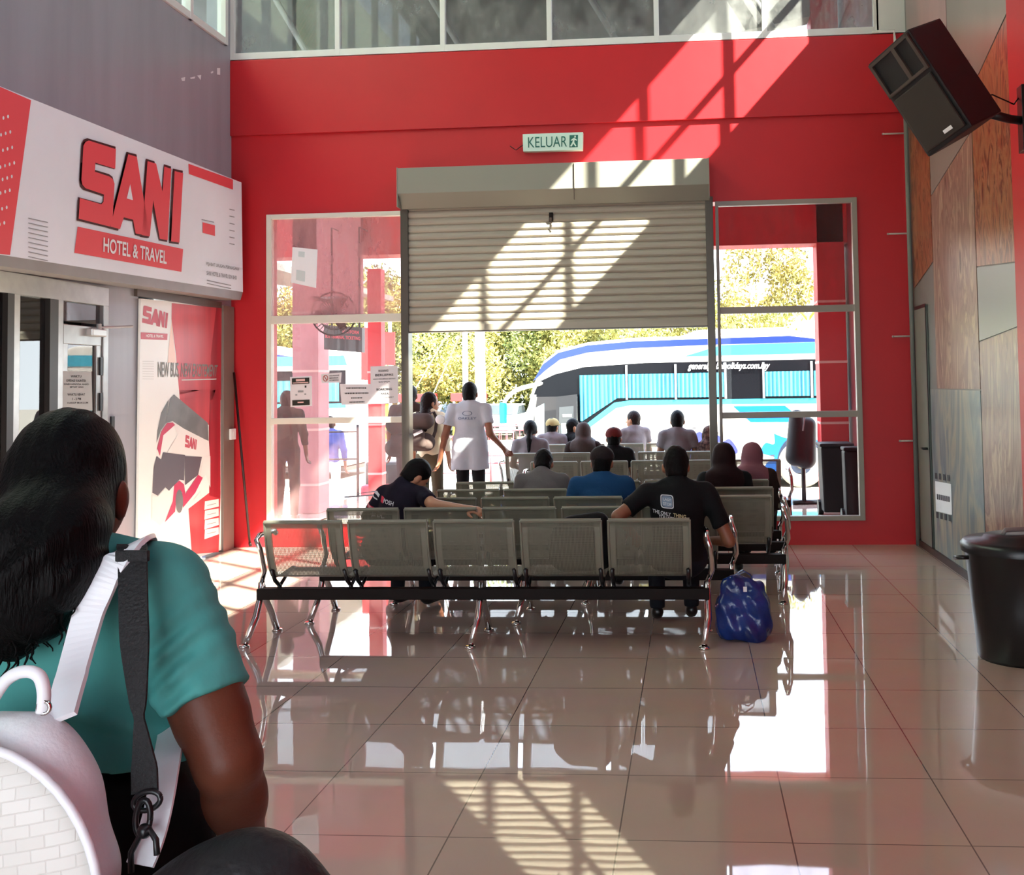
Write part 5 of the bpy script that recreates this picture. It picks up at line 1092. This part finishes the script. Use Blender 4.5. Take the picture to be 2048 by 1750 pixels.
# ---- the big coach
def coach(label, front, ang, flip=False, L=10.4):
    """origin at the front left corner at ground level, u runs to the rear"""
    t = empty('coach', (front[0], front[1], GZ), ang, label, 'bus')
    WB = mat('coach_white', (214, 212, 200), .3) if 'coach_white' not in bpy.data.materials else bpy.data.materials['coach_white']
    g = lambda n, c, r=.3, **k: bpy.data.materials.get(n) or mat(n, c, r, **k)
    prof = [(0.0, .35), (-.02, .9), (.05, 1.5), (.28, 2.2), (.60, 2.75), (1.05, 3.0), (1.9, 3.15), (3.2, 3.22), (L-.6, 3.22), (L-.1, 3.05), (L, 2.4), (L, .4), (L-.1, .32), (.1, .30)]
    MB().prism([(u, 0, z) for u, z in prof], (0, 2.45, 0)).build('body', WB, t, bevel=.06, seg=3)
    y = -.012
    def side(name, pts, m, off=0.): return MB().prism([(u, y-off, z) for u, z in pts], (0, .012, 0)).build(name, m, t)
    BLU = g('coach_royal_blue', (20, 44, 118)); CY = g('coach_cyan', (50, 158, 180)); AZ = g('coach_azure', (6, 92, 176)); VI = g('coach_violet', (48, 54, 140)); GLD = g('coach_glass_dark', (14, 16, 20), .3, spec=.12); CUR = g('coach_curtain', (62, 146, 164), .8, rgb2=(32, 100, 124), nscale=5, stretch=(6, 1, .1))
    side('roof_stripe', [(.30, 2.30), (.60, 2.68), (1.05, 2.93), (1.9, 3.08), (3.2, 3.14), (7.4, 3.16), (8.6, 3.02), (5.5, 3.02), (3.2, 2.99), (1.9, 2.92), (1.1, 2.78), (.68, 2.55)], BLU, .004)
    side('roof_band', [(5.6, 3.0), (L-.15, 3.02), (L-.05, 2.78), (4.6, 2.78)], CY, .004)
    side('glass_band', [(.36, 2.08), (.50, 2.30), (.95, 2.45), (1.8, 2.60), (3.5, 2.66), (L-.1, 2.66), (L-.1, 1.85), (3.1, 1.85), (2.65, 1.80), (1.75, 1.28), (1.6, 1.28), (1.6, 1.95), (.30, 1.95)], GLD, .004)
    side('belt_stripe', [(1.6, 1.15), (1.75, 1.15), (2.7, 1.68), (3.1, 1.74), (L-.1, 1.74), (L-.1, 1.85), (3.1, 1.85), (2.65, 1.80), (1.75, 1.28), (1.6, 1.28)], CY, .005)
    # curtains, wavy pleats inside each window bay
    bays = [(1.68, 2.98), (3.06, 4.34), (4.42, 5.68), (6.76, 7.9), (8.0, L-.3)]
    for a, b in bays:
        vs = []; n_ = 44
        for i in range(n_+1):
            u = a+(b-a)*i/n_; yy = y-.026-.014*math.sin(i*PI*22/n_)-.004*math.sin(i*1.7); zb = 1.90 if u > 2.75 else 1.40+max(0, (u-1.75))*.50
            vs += [(u, yy, zb), (u, yy, 2.42)]
        me = bpy.data.meshes.new('curtain'); me.from_pydata(vs, [], [(2*i, 2*i+2, 2*i+3, 2*i+1) for i in range(n_)]); link('curtain', me, CUR, t, True)
    for u in (3.02, 4.38, 5.72, 6.72, 7.95): side('window_pillar', [(u-.03, 1.86), (u+.03, 1.86), (u+.03, 2.62), (u-.03, 2.62)], g('pillar_grey', (120, 124, 128)), .03)
    q_ = [(5.2, y-.045, 2.60), (8.0, y-.045, 2.60), (8.0, y-.045, 2.46), (5.2, y-.045, 2.46)]
    letters('lettering', [('generalglobalholidays.com.my', [(4.72, y-.05, 2.64), (6.9, y-.05, 2.62), (6.9, y-.05, 2.44), (4.72, y-.05, 2.46)])], WHITE, t, bold=.02, italic=.4)
    # front door and its frame
    side('front_pillar', [(.02, .7), (.05, 1.55), (.30, 2.0), (.40, 2.0), (.24, 1.2), (.22, .7)], g('silver', (136, 136, 138), .3), .01)
    side('door_opening', [(.24, .45), (.28, 1.3), (.42, 1.95), (1.0, 1.95), (1.0, .45)], g('dark_cab', (34, 33, 34), .5), .006)
    side('door_glass', [(.30, .9), (.36, 1.7), (.62, 1.8), (.62, .9)], g('cab_glass', (168, 196, 200), .1), .012)
    dr = side('door_leaf', [(1.0, .42), (1.06, 1.95), (1.66, 2.0), (1.62, 1.1), (1.2, .95), (1.2, .42)], g('door_dark', (28, 28, 30), .35), .16)
    MB().prism([(1.12, y-.165, 1.05), (1.14, y-.165, 1.72), (1.56, y-.165, 1.74), (1.54, y-.165, 1.15)], (0, .004, 0)).build('door_pane', g('cab_glass_2', (56, 60, 62), .1), dr)
    MB().prism([(1.2, y-.17, 1.06), (1.5, y-.17, 1.16), (1.5, y-.17, 1.36), (1.2, y-.17, 1.36)], (0, .004, 0)).build('door_lower_pane', g('cab_glass', (168, 196, 200), .1), dr)
    MB().box(1.24, 1.5, y-.175, y-.17, 1.50, 1.56).box(1.26, 1.46, y-.175, y-.17, 1.22, 1.30).build('door_label', WHITE, dr)
    # body artwork
    side('pin_mark', [(2.62+.2*math.cos(a), 1.20+.24*math.sin(a)) for a in [2*PI*i/20 for i in range(21)] if not (3.9 < a < 5.5)][:]+[], g('pin_grey', (120, 122, 140)), .004) if 0 else None
    pin = [(2.62+.19*math.cos(a), 1.20+.23*math.sin(a)) for a in [-.9+(2*PI-1.35)*i/20 for i in range(21)]]+[(2.62, .80)]
    side('pin_mark', pin, g('pin_grey', (110, 112, 140)), .004)
    side('pin_face', [(2.62+.155*math.cos(a), 1.21+.19*math.sin(a)) for a in [2*PI*i/20 for i in range(20)]], WB, .008)
    letters('pin_lettering', [('9-77', [(2.53, y-.02, 1.34), (2.70, y-.02, 1.34), (2.70, y-.02, 1.28), (2.53, y-.02, 1.28)]), ('10', [(2.54, y-.02, 1.16), (2.69, y-.02, 1.16), (2.69, y-.02, 1.06), (2.54, y-.02, 1.06)])], g('pin_ink', (70, 72, 90)), t, bold=.03)
    side('azure_flash', [(5.9, 1.70), (7.25, 1.70), (7.75, 1.36), (6.35, 1.36)], AZ, .004)
    def blob(pts): P3 = smooth_path([(a, 0, b) for a, b in pts+pts[:1]], 5)[:-1]; return [(p.x, p.z) for p in P3]
    side('violet_splash', blob([(4.30, 1.0), (4.5, 1.12), (4.75, 1.05), (5.0, 1.16), (5.25, 1.0), (5.5, 1.08), (5.6, .95), (5.8, 1.0), (6.0, .72), (5.6, .66), (5.0, .62), (4.6, .5), (4.35, .72)]), VI, .004)
    side('azure_splash', blob([(6.95, 1.12), (7.3, 1.02), (7.7, 1.06), (8.1, .98), (8.3, 1.1), (8.7, .9), (8.3, .30), (7.95, .55), (7.5, .8), (7.1, .55), (7.0, .32), (6.7, .32), (6.75, .5), (6.95, .62), (6.62, .72), (6.72, .92), (6.95, .90)]), AZ, .004)
    side('violet_dots', [(5.5, .30), (5.55, .42), (5.7, .38), (5.8, .52), (5.95, .40), (6.05, .30)], VI, .006)
    for a, b, z in ((2.95, 4.2, 1.36), (2.95, 6.5, .52), (5.6, 6.6, 1.1)): MB().box(a, b, y-.008, y, z, z+.012).build('panel_seam', g('seam_grey', (170, 168, 160)), t)
    for u, z in ((4.85, 1.24), (5.45, 1.14), (6.9, .66), (3.3, 1.02)): MB().box(u-.05, u+.05, y-.012, y, z-.012, z+.012).build('hatch_latch', g('latch_dark', (60, 60, 66)), t)
    MB().prism([(1.2, .0, .30), (L-.1, 0, .30), (L-.1, 0, .2), (1.2, 0, .2)], (0, 2.3, 0)).build('underframe', g('under_dark', (26, 26, 28)), t)
    # wheels
    for u in (2.3-.55, 7.62):
        for yy, s_ in ((.0, 1), (2.43, -1)):
            w_ = empty('wheel', (0, 0, 0)); w_.parent = t; w_.location = (u, yy+.10*s_, .48)
            TY = g('dusty_tyre', (148, 142, 132), .9); RM = g('rim_cream', (226, 216, 200), .5); HB = g('hub_olive', (92, 88, 74), .5)
            sgn = s_
            MB().lathe([(.27, -.14*sgn), (.40, -.15*sgn), (.475, -.13*sgn), (.485, 0), (.475, .13), (.27, .14)], seg=36, axis='y').build('tyre', TY, w_, smooth=True)
            MB().lathe([(.285, -.145*sgn), (.27, -.15*sgn), (.215, -.12*sgn), (.205, -.07*sgn), (0, -.06*sgn)], seg=36, axis='y').build('rim', RM, w_, smooth=True)
            MB().lathe([(.19, -.075*sgn), (.17, -.09*sgn), (.10, -.09*sgn), (.085, -.14*sgn), (0, -.145*sgn)], seg=24, axis='y').build('hub', HB, w_, smooth=True)
            nuts = MB()
            for i in range(10): a = 2*PI*i/10; nuts.ball((.145*math.cos(a), -.10*sgn, .145*math.sin(a)), .018, 6)
            nuts.build('wheel_nuts', g('nut_dark', (50, 48, 42)), w_)
        side('wheel_arch', [(u+.60*math.cos(a), .48+.62*math.sin(a)) for a in [PI*i/16 for i in range(17)]]+[(u-.6, .3), (u+.6, .3)], g('arch_dark', (28, 40, 60)), .008)
    # rooftop unit and mirrors
    MB().prism([(4.3, .3, 3.2), (4.9, .3, 3.36), (7.2, .3, 3.36), (7.9, .3, 3.2)], (0, 1.8, 0)).build('roof_unit', WB, t, bevel=.03)
    MB().tube(smooth_path([(.75, .1, 2.28), (.35, -.05, 2.22), (-.15, -.15, 2.10), (-.42, -.2, 1.90), (-.48, -.2, 1.80)]), .05, 10).build('mirror_arm', WB, t, smooth=True)
    MB().box(-.60, -.42, -.26, -.14, 1.36, 1.84).build('mirror', AZ, t, bevel=.03)
    MB().box(-.10, .03, .35, 2.1, .9, 2.3).build('windscreen', g('coach_glass_dark', (16, 19, 23), .12), t, bevel=.04) if 0 else None
    ws = MB().prism([(-.03, .15, .95), (.03, .15, 1.5), (.26, .15, 2.2), (.55, .15, 2.68), (.58, .15, 2.68), (.3, .15, 2.2), (.08, .15, 1.5), (.0, .15, .95)], (0, 2.15, 0)).build('windscreen', GLD, t)
    t.scale = (.815, 1, 1)
    for c_ in t.children:
        if c_.name.startswith('wheel') and c_.type == 'EMPTY': c_.scale = (1/.815, 1, 1)
    return t
fx_, fy_ = -3.80, 23.4
ang_c = math.atan2(22.0-fy_, 2.1-fx_)
coach('white blue and cyan tour coach parked nose left on the forecourt', (fx_, fy_), ang_c)

# ---- second coach, seen through the left window
coach('second coach with blue roofline behind the left window notices', (-16.8, 25.2), -.04, L=10.4)

# ---- parked cars
def car(label, x, y, rz, rgb):
    t = empty('parked_car', (x, y, GZ), rz, label, 'car', None)
    PB = mat('car_paint', rgb, .25, coat=.5); GLX = bpy.data.materials.get('car_glass') or mat('car_glass', (60, 70, 76), .1)
    side = [(-2.1, .35), (-2.15, .75), (-1.9, .95), (-1.0, 1.0), (-.5, 1.42), (.9, 1.46), (1.5, 1.05), (2.05, .95), (2.1, .45), (1.9, .3), (-1.9, .3)]
    MB().prism([(u, -.82, z) for u, z in side], (0, 1.64, 0)).build('body', PB, t, bevel=.06)
    MB().prism([(-.95, -.84, 1.02), (-.5, -.84, 1.36), (.85, -.84, 1.40), (1.3, -.84, 1.06)], (0, 1.68, 0)).build('side_glass', GLX, t)
    MB().prism([(-1.0, -.68, 1.03), (-.52, -.62, 1.40), (-.52, .62, 1.40), (-1.0, .68, 1.03)], (-.03, 0, .02)).build('windscreen', GLX, t)
    MB().box(-2.17, -2.13, -.7, -.4, .62, .76).box(-2.17, -2.13, .4, .7, .62, .76).build('headlamp', WHITE, t); MB().box(-2.17, -2.14, -.3, .3, .5, .62).build('grille', BLACK, t)
    for u in (-1.3, 1.3):
        for yy in (-.80, .80):
            MB().lathe([(.0, -.09), (.2, -.1), (.31, -.09), (.32, 0), (.31, .09), (.2, .1), (0, .09)], (u, yy, .32), 20, 'y').build('wheel', BLACK, t, smooth=True)
    return t
car('white saloon car nose-on left of the coach front', -8.1, 44, PI/2, (226, 226, 228))
car('silver blue car parked behind the white saloon', -10.6, 47, PI/2, (168, 184, 196))
car('pale hatchback furthest right of the parked cars', -5.9, 48, PI/2, (206, 208, 206))

# ---- yellow stall blocks with red boards
YEL = mat('yellow_block', (206, 180, 30), .6); RDB = mat('red_board', (160, 34, 34), .6)
for (x0, x1), lab in zip(((757, 800), (803, 858), (905, 960)), ('yellow kiosk with red top left of the long haired woman', 'yellow kiosk with red top behind the long haired woman', 'yellow kiosk with red top left of the parked cars')):
    a, b = at(x0, 845, Y=42), at(x1, 845, Y=42); t = empty('yellow_kiosk', ((a.x+b.x)/2, 42, GZ), 0, lab, 'kiosk')
    w_ = b.x-a.x; MB().box(-w_/2, w_/2, 0, 1.2, 0, 1.55).build('counter', YEL, t, bevel=.03)
    MB().box(-w_/2-.05, w_/2+.05, -.1, 1.3, 1.62, 1.95).build('name_board', RDB, t, bevel=.02)
    for sx_ in (-1, 1): MB().box(sx_*(w_/2-.06)-.04, sx_*(w_/2-.06)+.04, .0, .08, 1.5, 1.66).build('upright', WHITE, t)
# ---- lamp posts, low rails, bollard pair
for x, lab in ((931, 'thinner white lamp post left of the pair behind the man in white'), (961, 'thicker white lamp post behind the man in white')):
    p = at(x, 800, Y=30); t = empty('lamp_post', (p.x, 30, GZ), 0, lab, 'lamp post')
    r0_ = .09 if x == 931 else .17
    MB().tube([(0, 0, 0), (0, 0, 9)], r0_, 12, r2=r0_*.7).build('pole', WHITE, t, smooth=True); MB().box(-.1, .9, -.1, .1, 8.95, 9.1).build('lamp_head', WHITE, t, bevel=.02); MB().tube([(0, 0, 0), (0, 0, .12)], r0_*2.2, 12).build('base', CONC, t)
p = at(1615, 600, Y=38); t = empty('street_lamp', (p.x, 38, GZ), 0, 'yellow banded street lamp by the tree right of the coach', 'street lamp')
MB().tube([(0, 0, 0), (0, 0, 5.0)], .06, 8).build('pole', mat('pole_grey', (150, 150, 140), .5), t, smooth=True); MB().box(-.25, .25, -.05, .05, 3.2, 3.5).build('sign_plate', YEL, t)
for a in (-1, 1): MB().tube([(0, 0, 4.4), (a*.3, 0, 4.8), (a*.7, 0, 4.95)], .05, 8).build('lamp_arm', YEL, t, smooth=True)
t = empty('railing', (-5.0, 15.0, 0), 0, 'thin metal queue railing at the left end of the porch', 'railing')
for x in (-1.2, -.55, .1): MB().tube([(x, 0, 0), (x, 0, 1.05)], .022, 8).build('post', mat('rail_black', (40, 40, 42), .4) if x == -1.2 else bpy.data.materials['rail_black'], t, smooth=True)
MB().tube([(-1.2, 0, .55), (.1, 0, .55)], .012, 6).tube([(-1.2, 0, .95), (.1, 0, .95)], .012, 6).build('cross_rail', bpy.data.materials['rail_black'], t, smooth=True)
# barrier frames (pink/red) on the forecourt
BAR = mat('pink_barrier', (180, 70, 80), .5)
for i, (px, Y) in enumerate(((905, 24), (985, 27), (1015, 30))):
    p = at(px, 900, Y=Y); t = empty('crowd_barrier', (p.x, Y, GZ), .1*i, 'thin pink crowd barrier on the forecourt beyond the man in white', 'barrier', 'pink crowd barriers on the forecourt')
    fb_ = MB().tube([(-.9, 0, 0), (-.9, 0, 1.05), (.9, 0, 1.05), (.9, 0, 0)], .025, 6).tube([(-.9, 0, .2), (.9, 0, .2)], .02, 6); fb_.build('frame', BAR, t, smooth=True)
    bb_ = MB()
    for k in range(9): bb_.tube([(-.72+k*.18, 0, .2), (-.72+k*.18, 0, 1.05)], .01, 5)
    bb_.build('bars', BAR, t)
# red suitcase group by the railing
t = empty('suitcase', (-5.0, 16.2, GZ), .1, 'red and white wheeled suitcase standing on the forecourt', 'suitcase')
MB().box(-.22, .22, -.13, .13, .05, .68).build('shell', mat('suitcase_red', (206, 60, 78), .5), t, bevel=.04); MB().box(-.20, .2, -.15, -.13, .2, .3).box(-.2, .2, -.15, -.13, .42, .5).build('band', WHITE, t)
MB().tube([(-.1, .08, .68), (-.1, .08, .98), (.1, .08, .98), (.1, .08, .68)], .01, 6).build('pull_handle', CHROME, t)
t = empty('suitcase', (-5.05, 16.9, GZ), -.1, 'tall black suitcase behind the red and white one', 'suitcase')
MB().box(-.3, .3, -.16, .16, .05, 1.0).build('shell', BLACK, t, bevel=.05); MB().tube([(-.12, .1, 1.0), (-.12, .1, 1.35), (.12, .1, 1.35), (.12, .1, 1.0)], .01, 6).build('pull_handle', CHROME, t)
# dark wheelie bins and covered motorbike shape beyond the right window
DB = mat('wheelie_dark', (12, 13, 19), .6)
def wheelie(x, y, lab, s=1.):
    t = empty('wheelie_bin', (x, y, 0), 0, lab, 'bin')
    MB().prism([(-.26*s, -.3*s, .06), (.26*s, -.3*s, .06), (.30*s, -.36*s, .82), (-.30*s, -.36*s, .82)], (0, .62*s, 0)).build('body', DB, t, bevel=.02)
    MB().box(-.33*s, .33*s, -.42*s, .30*s, .82, .86).build('lid', DB, t, bevel=.02); MB().tube([(-.25*s, .32*s, .84), (.25*s, .32*s, .84)], .018, 6).build('handle', BLACK, t)
    for a in (-1, 1): MB().lathe([(0, -.03), (.09, -.03), (.09, .03), (0, .03)], (a*.26*s, .27*s, .09), 16, 'x').build('wheel', BLACK, t)
wheelie(1.66, 12.45, 'dark wheelie bin standing at the foot of the red porch column', .6); wheelie(1.74, 11.6, 'second dark bin nearer the glass against the dark red porch wall', .35)
t = empty('trolley', (1.32, 13.6, 0), .2, 'dark covered hand trolley standing before the coach wheel arch', 'trolley')
soft('cover', [C((.0, 0, .62), (.03, 0, 1.12), .13, .10, k=.03), C((.14, .0, .58), (.18, 0, 1.02), .13, .10, k=.05)], DB, t, .014)
MB().tube([(.1, .0, 0), (.1, 0, .8)], .03, 8).tube([(-.05, 0, .03), (.3, 0, .03)], .03, 8).build('stand', BLACK, t, smooth=True)
MB().tube([(.10, -.13, 1.18), (.06, -.145, .95)], .010, 6).build('cover_strap', mat('strap_grey', (120, 118, 120), .5), t, smooth=True)
# canopy to the left with lattice roof edge
t = empty('canopy', (-11.5, 24, GZ), 0, 'grey corrugated walkway canopy seen through the upper left pane', 'canopy')
MB().prism([(-4.5, -6, 6.1), (2.8, -6, 4.9), (2.8, -6, 4.75), (-4.5, -6, 5.95)], (0, 12, 0)).build('roof_sheet', mat('canopy_grey', (132, 134, 128), .6, noise=.3, nscale=4), t)
lt = MB()
for i in range(12): a = -4.4+i*.6; lt.tube([(a, -6, 5.2-.16*i*.62+.65), (a+.3, -6, 4.75-.16*i*.62+.65), (a+.6, -6, 5.1-.16*i*.62+.65)], .03, 5)
lt.tube([(-4.5, -6, 5.4), (2.8, -6, 4.2)], .04, 6); lt.build('lattice_girder', mat('girder_pale', (176, 176, 160), .5), t)
for x in (-4, 2.6): MB().tube([(x, -5.8, 0), (x, -5.8, 4.9)], .08, 8).build('canopy_post', WHITE, t, smooth=True)
for (x0, x1, y0_, y1_), lab in zip(((722, 737, 655, 760), (766, 789, 664, 730)), ('tall red banner sign outside the left window', 'short red hanging banner near the shutter post')):
    q = [at(x, y, Y=20) for x, y in ((x0, y0_), (x1, y0_), (x1, y1_), (x0, y1_))]
    t = empty('red_banner', (q[2]+q[3])/2, 0, lab, 'banner'); kid(MB().prism(q, (0, .05, 0)).build('panel', RDB), t)
    kid(MB().tube([Vector(((q[0].x+q[1].x)/2, 20.08, GZ)), Vector(((q[0].x+q[1].x)/2, 20.08, q[0].z+.2))], .035, 6).build('pole', WHITE), t)
# slanting stay wires
for i, (a, b) in enumerate((((850, 745), (898, 662)), ((870, 780), (925, 662)))):
    p_, q_ = at(*a, Y=18), at(*b, Y=14.5); d_ = (q_-p_); lo_ = p_+d_*((GZ-p_.z)/d_.z); hi_ = p_+d_*((13.42-p_.y)/d_.y)
    tag(MB().tube([lo_, hi_], .012, 5).build('stay_cable', mat('cable_grey', (150, 148, 120), .5)), 'thin slanting stay cable beyond the doorway', 'cable', 'stay cables beyond the doorway')

# ---- trees: trunk, branches and a crown of many small leaves
LEAFA = mat('leaf_yellow_green', (172, 162, 92), .6, rgb2=(122, 126, 66), nscale=.8, spec=.2); LEAFB = mat('leaf_green', (136, 142, 84), .6, rgb2=(88, 104, 56), nscale=.8, spec=.2); BARK = mat('bark', (110, 92, 70), .9, bump=.5)
def crown(name, n, size, seed, shape, m):
    rg = np.random.RandomState(seed); blobs = [(rg.uniform(-1, 1)*shape[0], rg.uniform(-1, 1)*shape[1], rg.uniform(-.8, 1)*shape[2], rg.uniform(.30, .5)*min(shape)) for _ in range(30)]
    V = []; F = []
    for _ in range(n):
        bx_, by_, bz_, br__ = blobs[rg.randint(30)]; d = rg.normal(size=3); d /= np.linalg.norm(d); r = br__*(rg.uniform(.5, 1.05))
        c = np.array((bx_, by_, bz_))+d*r; a = rg.normal(size=3); a /= np.linalg.norm(a); b = np.cross(a, rg.normal(size=3)); b /= np.linalg.norm(b); s = size*rg.uniform(.6, 1.3); k = len(V)
        V += [tuple(c-a*s), tuple(c+b*s*.42), tuple(c+a*s), tuple(c-b*s*.42)]; F.append((k, k+1, k+2, k+3))
    me = bpy.data.meshes.new(name); me.from_pydata(V, [], F); me.materials.append(m); return me
CR = [crown('foliage', 24000, .10, 1, (3.6, 3.0, 2.6), LEAFA), crown('foliage', 24000, .10, 2, (3.4, 3.0, 3.0), LEAFB), crown('foliage', 20000, .085, 3, (3.2, 2.6, 2.2), LEAFA)]
TR_ = MB().tube([(0, 0, 0), (.1, 0, 1.2), (-.05, .1, 2.6), (.1, 0, 4.2)], .16, 8, r2=.07).tube([(0, .05, 1.8), (.9, .3, 3.2), (1.8, .4, 4.4)], .07, 6, r2=.03).tube([(0, .05, 2.1), (-.9, -.3, 3.3), (-1.9, .2, 4.5)], .07, 6, r2=.03).tube([(0, .05, 2.4), (.2, -1, 3.6), (.3, -1.6, 4.6)], .05, 6, r2=.02).mesh('trunk'); TR_.materials.append(BARK)
spots = [(-19.5, 50, 1, 1.05), (-16.2, 47, 0, 1.0), (-13.0, 50, 1, 1.1), (-9.8, 47, 0, 1.0), (-6.8, 50, 1, 1.05), (-3.6, 47, 0, 1.0), (-.6, 50, 2, 1.05), (1.2, 44, 0, 1.05), (4.9, 50, 2, .72), (-23, 49, 0, 1.0), (8.2, 52, 1, .7)]
for i, (x, y, k, s_) in enumerate(spots):
    t = empty('tree', (x, y, GZ), i*1.3, ('tall yellow green tree standing right behind the coach roof' if i == 7 else 'sunlit leafy tree in the row beyond the parked cars'), 'tree', None if i == 7 else 'trees in the row beyond the forecourt'); t.scale = (s_, s_, s_)
    if i == 7: t.scale = (1.0, 1.0, 1.18)
    child('trunk', TR_, t, (0, 0, 0)); child('foliage', CR[k], t, (0, 0, 4.3 if i != 7 else 4.0))
# clipped hedge line under the trees
hd_ = MB(); rg = random.Random(3)
V = []; F = []
for _ in range(16000):
    x = rg.uniform(-26, 9); y = 52+rg.uniform(-.8, .8); z = GZ+rg.uniform(0, 2.6); a = Vector((rg.gauss(0, 1), rg.gauss(0, 1), rg.gauss(0, 1))).normalized(); b = a.cross(Vector((rg.gauss(0, 1), rg.gauss(0, 1), rg.gauss(0, 1)))).normalized(); s_ = rg.uniform(.12, .22); k = len(V); c = Vector((x, y, z))
    V += [tuple(c-a*s_), tuple(c+b*s_*.5), tuple(c+a*s_), tuple(c-b*s_*.5)]; F.append((k, k+1, k+2, k+3))
me = bpy.data.meshes.new('hedge'); me.from_pydata(V, [], F); tag(link('hedge', me, LEAFB), 'long green hedge under the row of trees', 'hedge', kind='stuff')
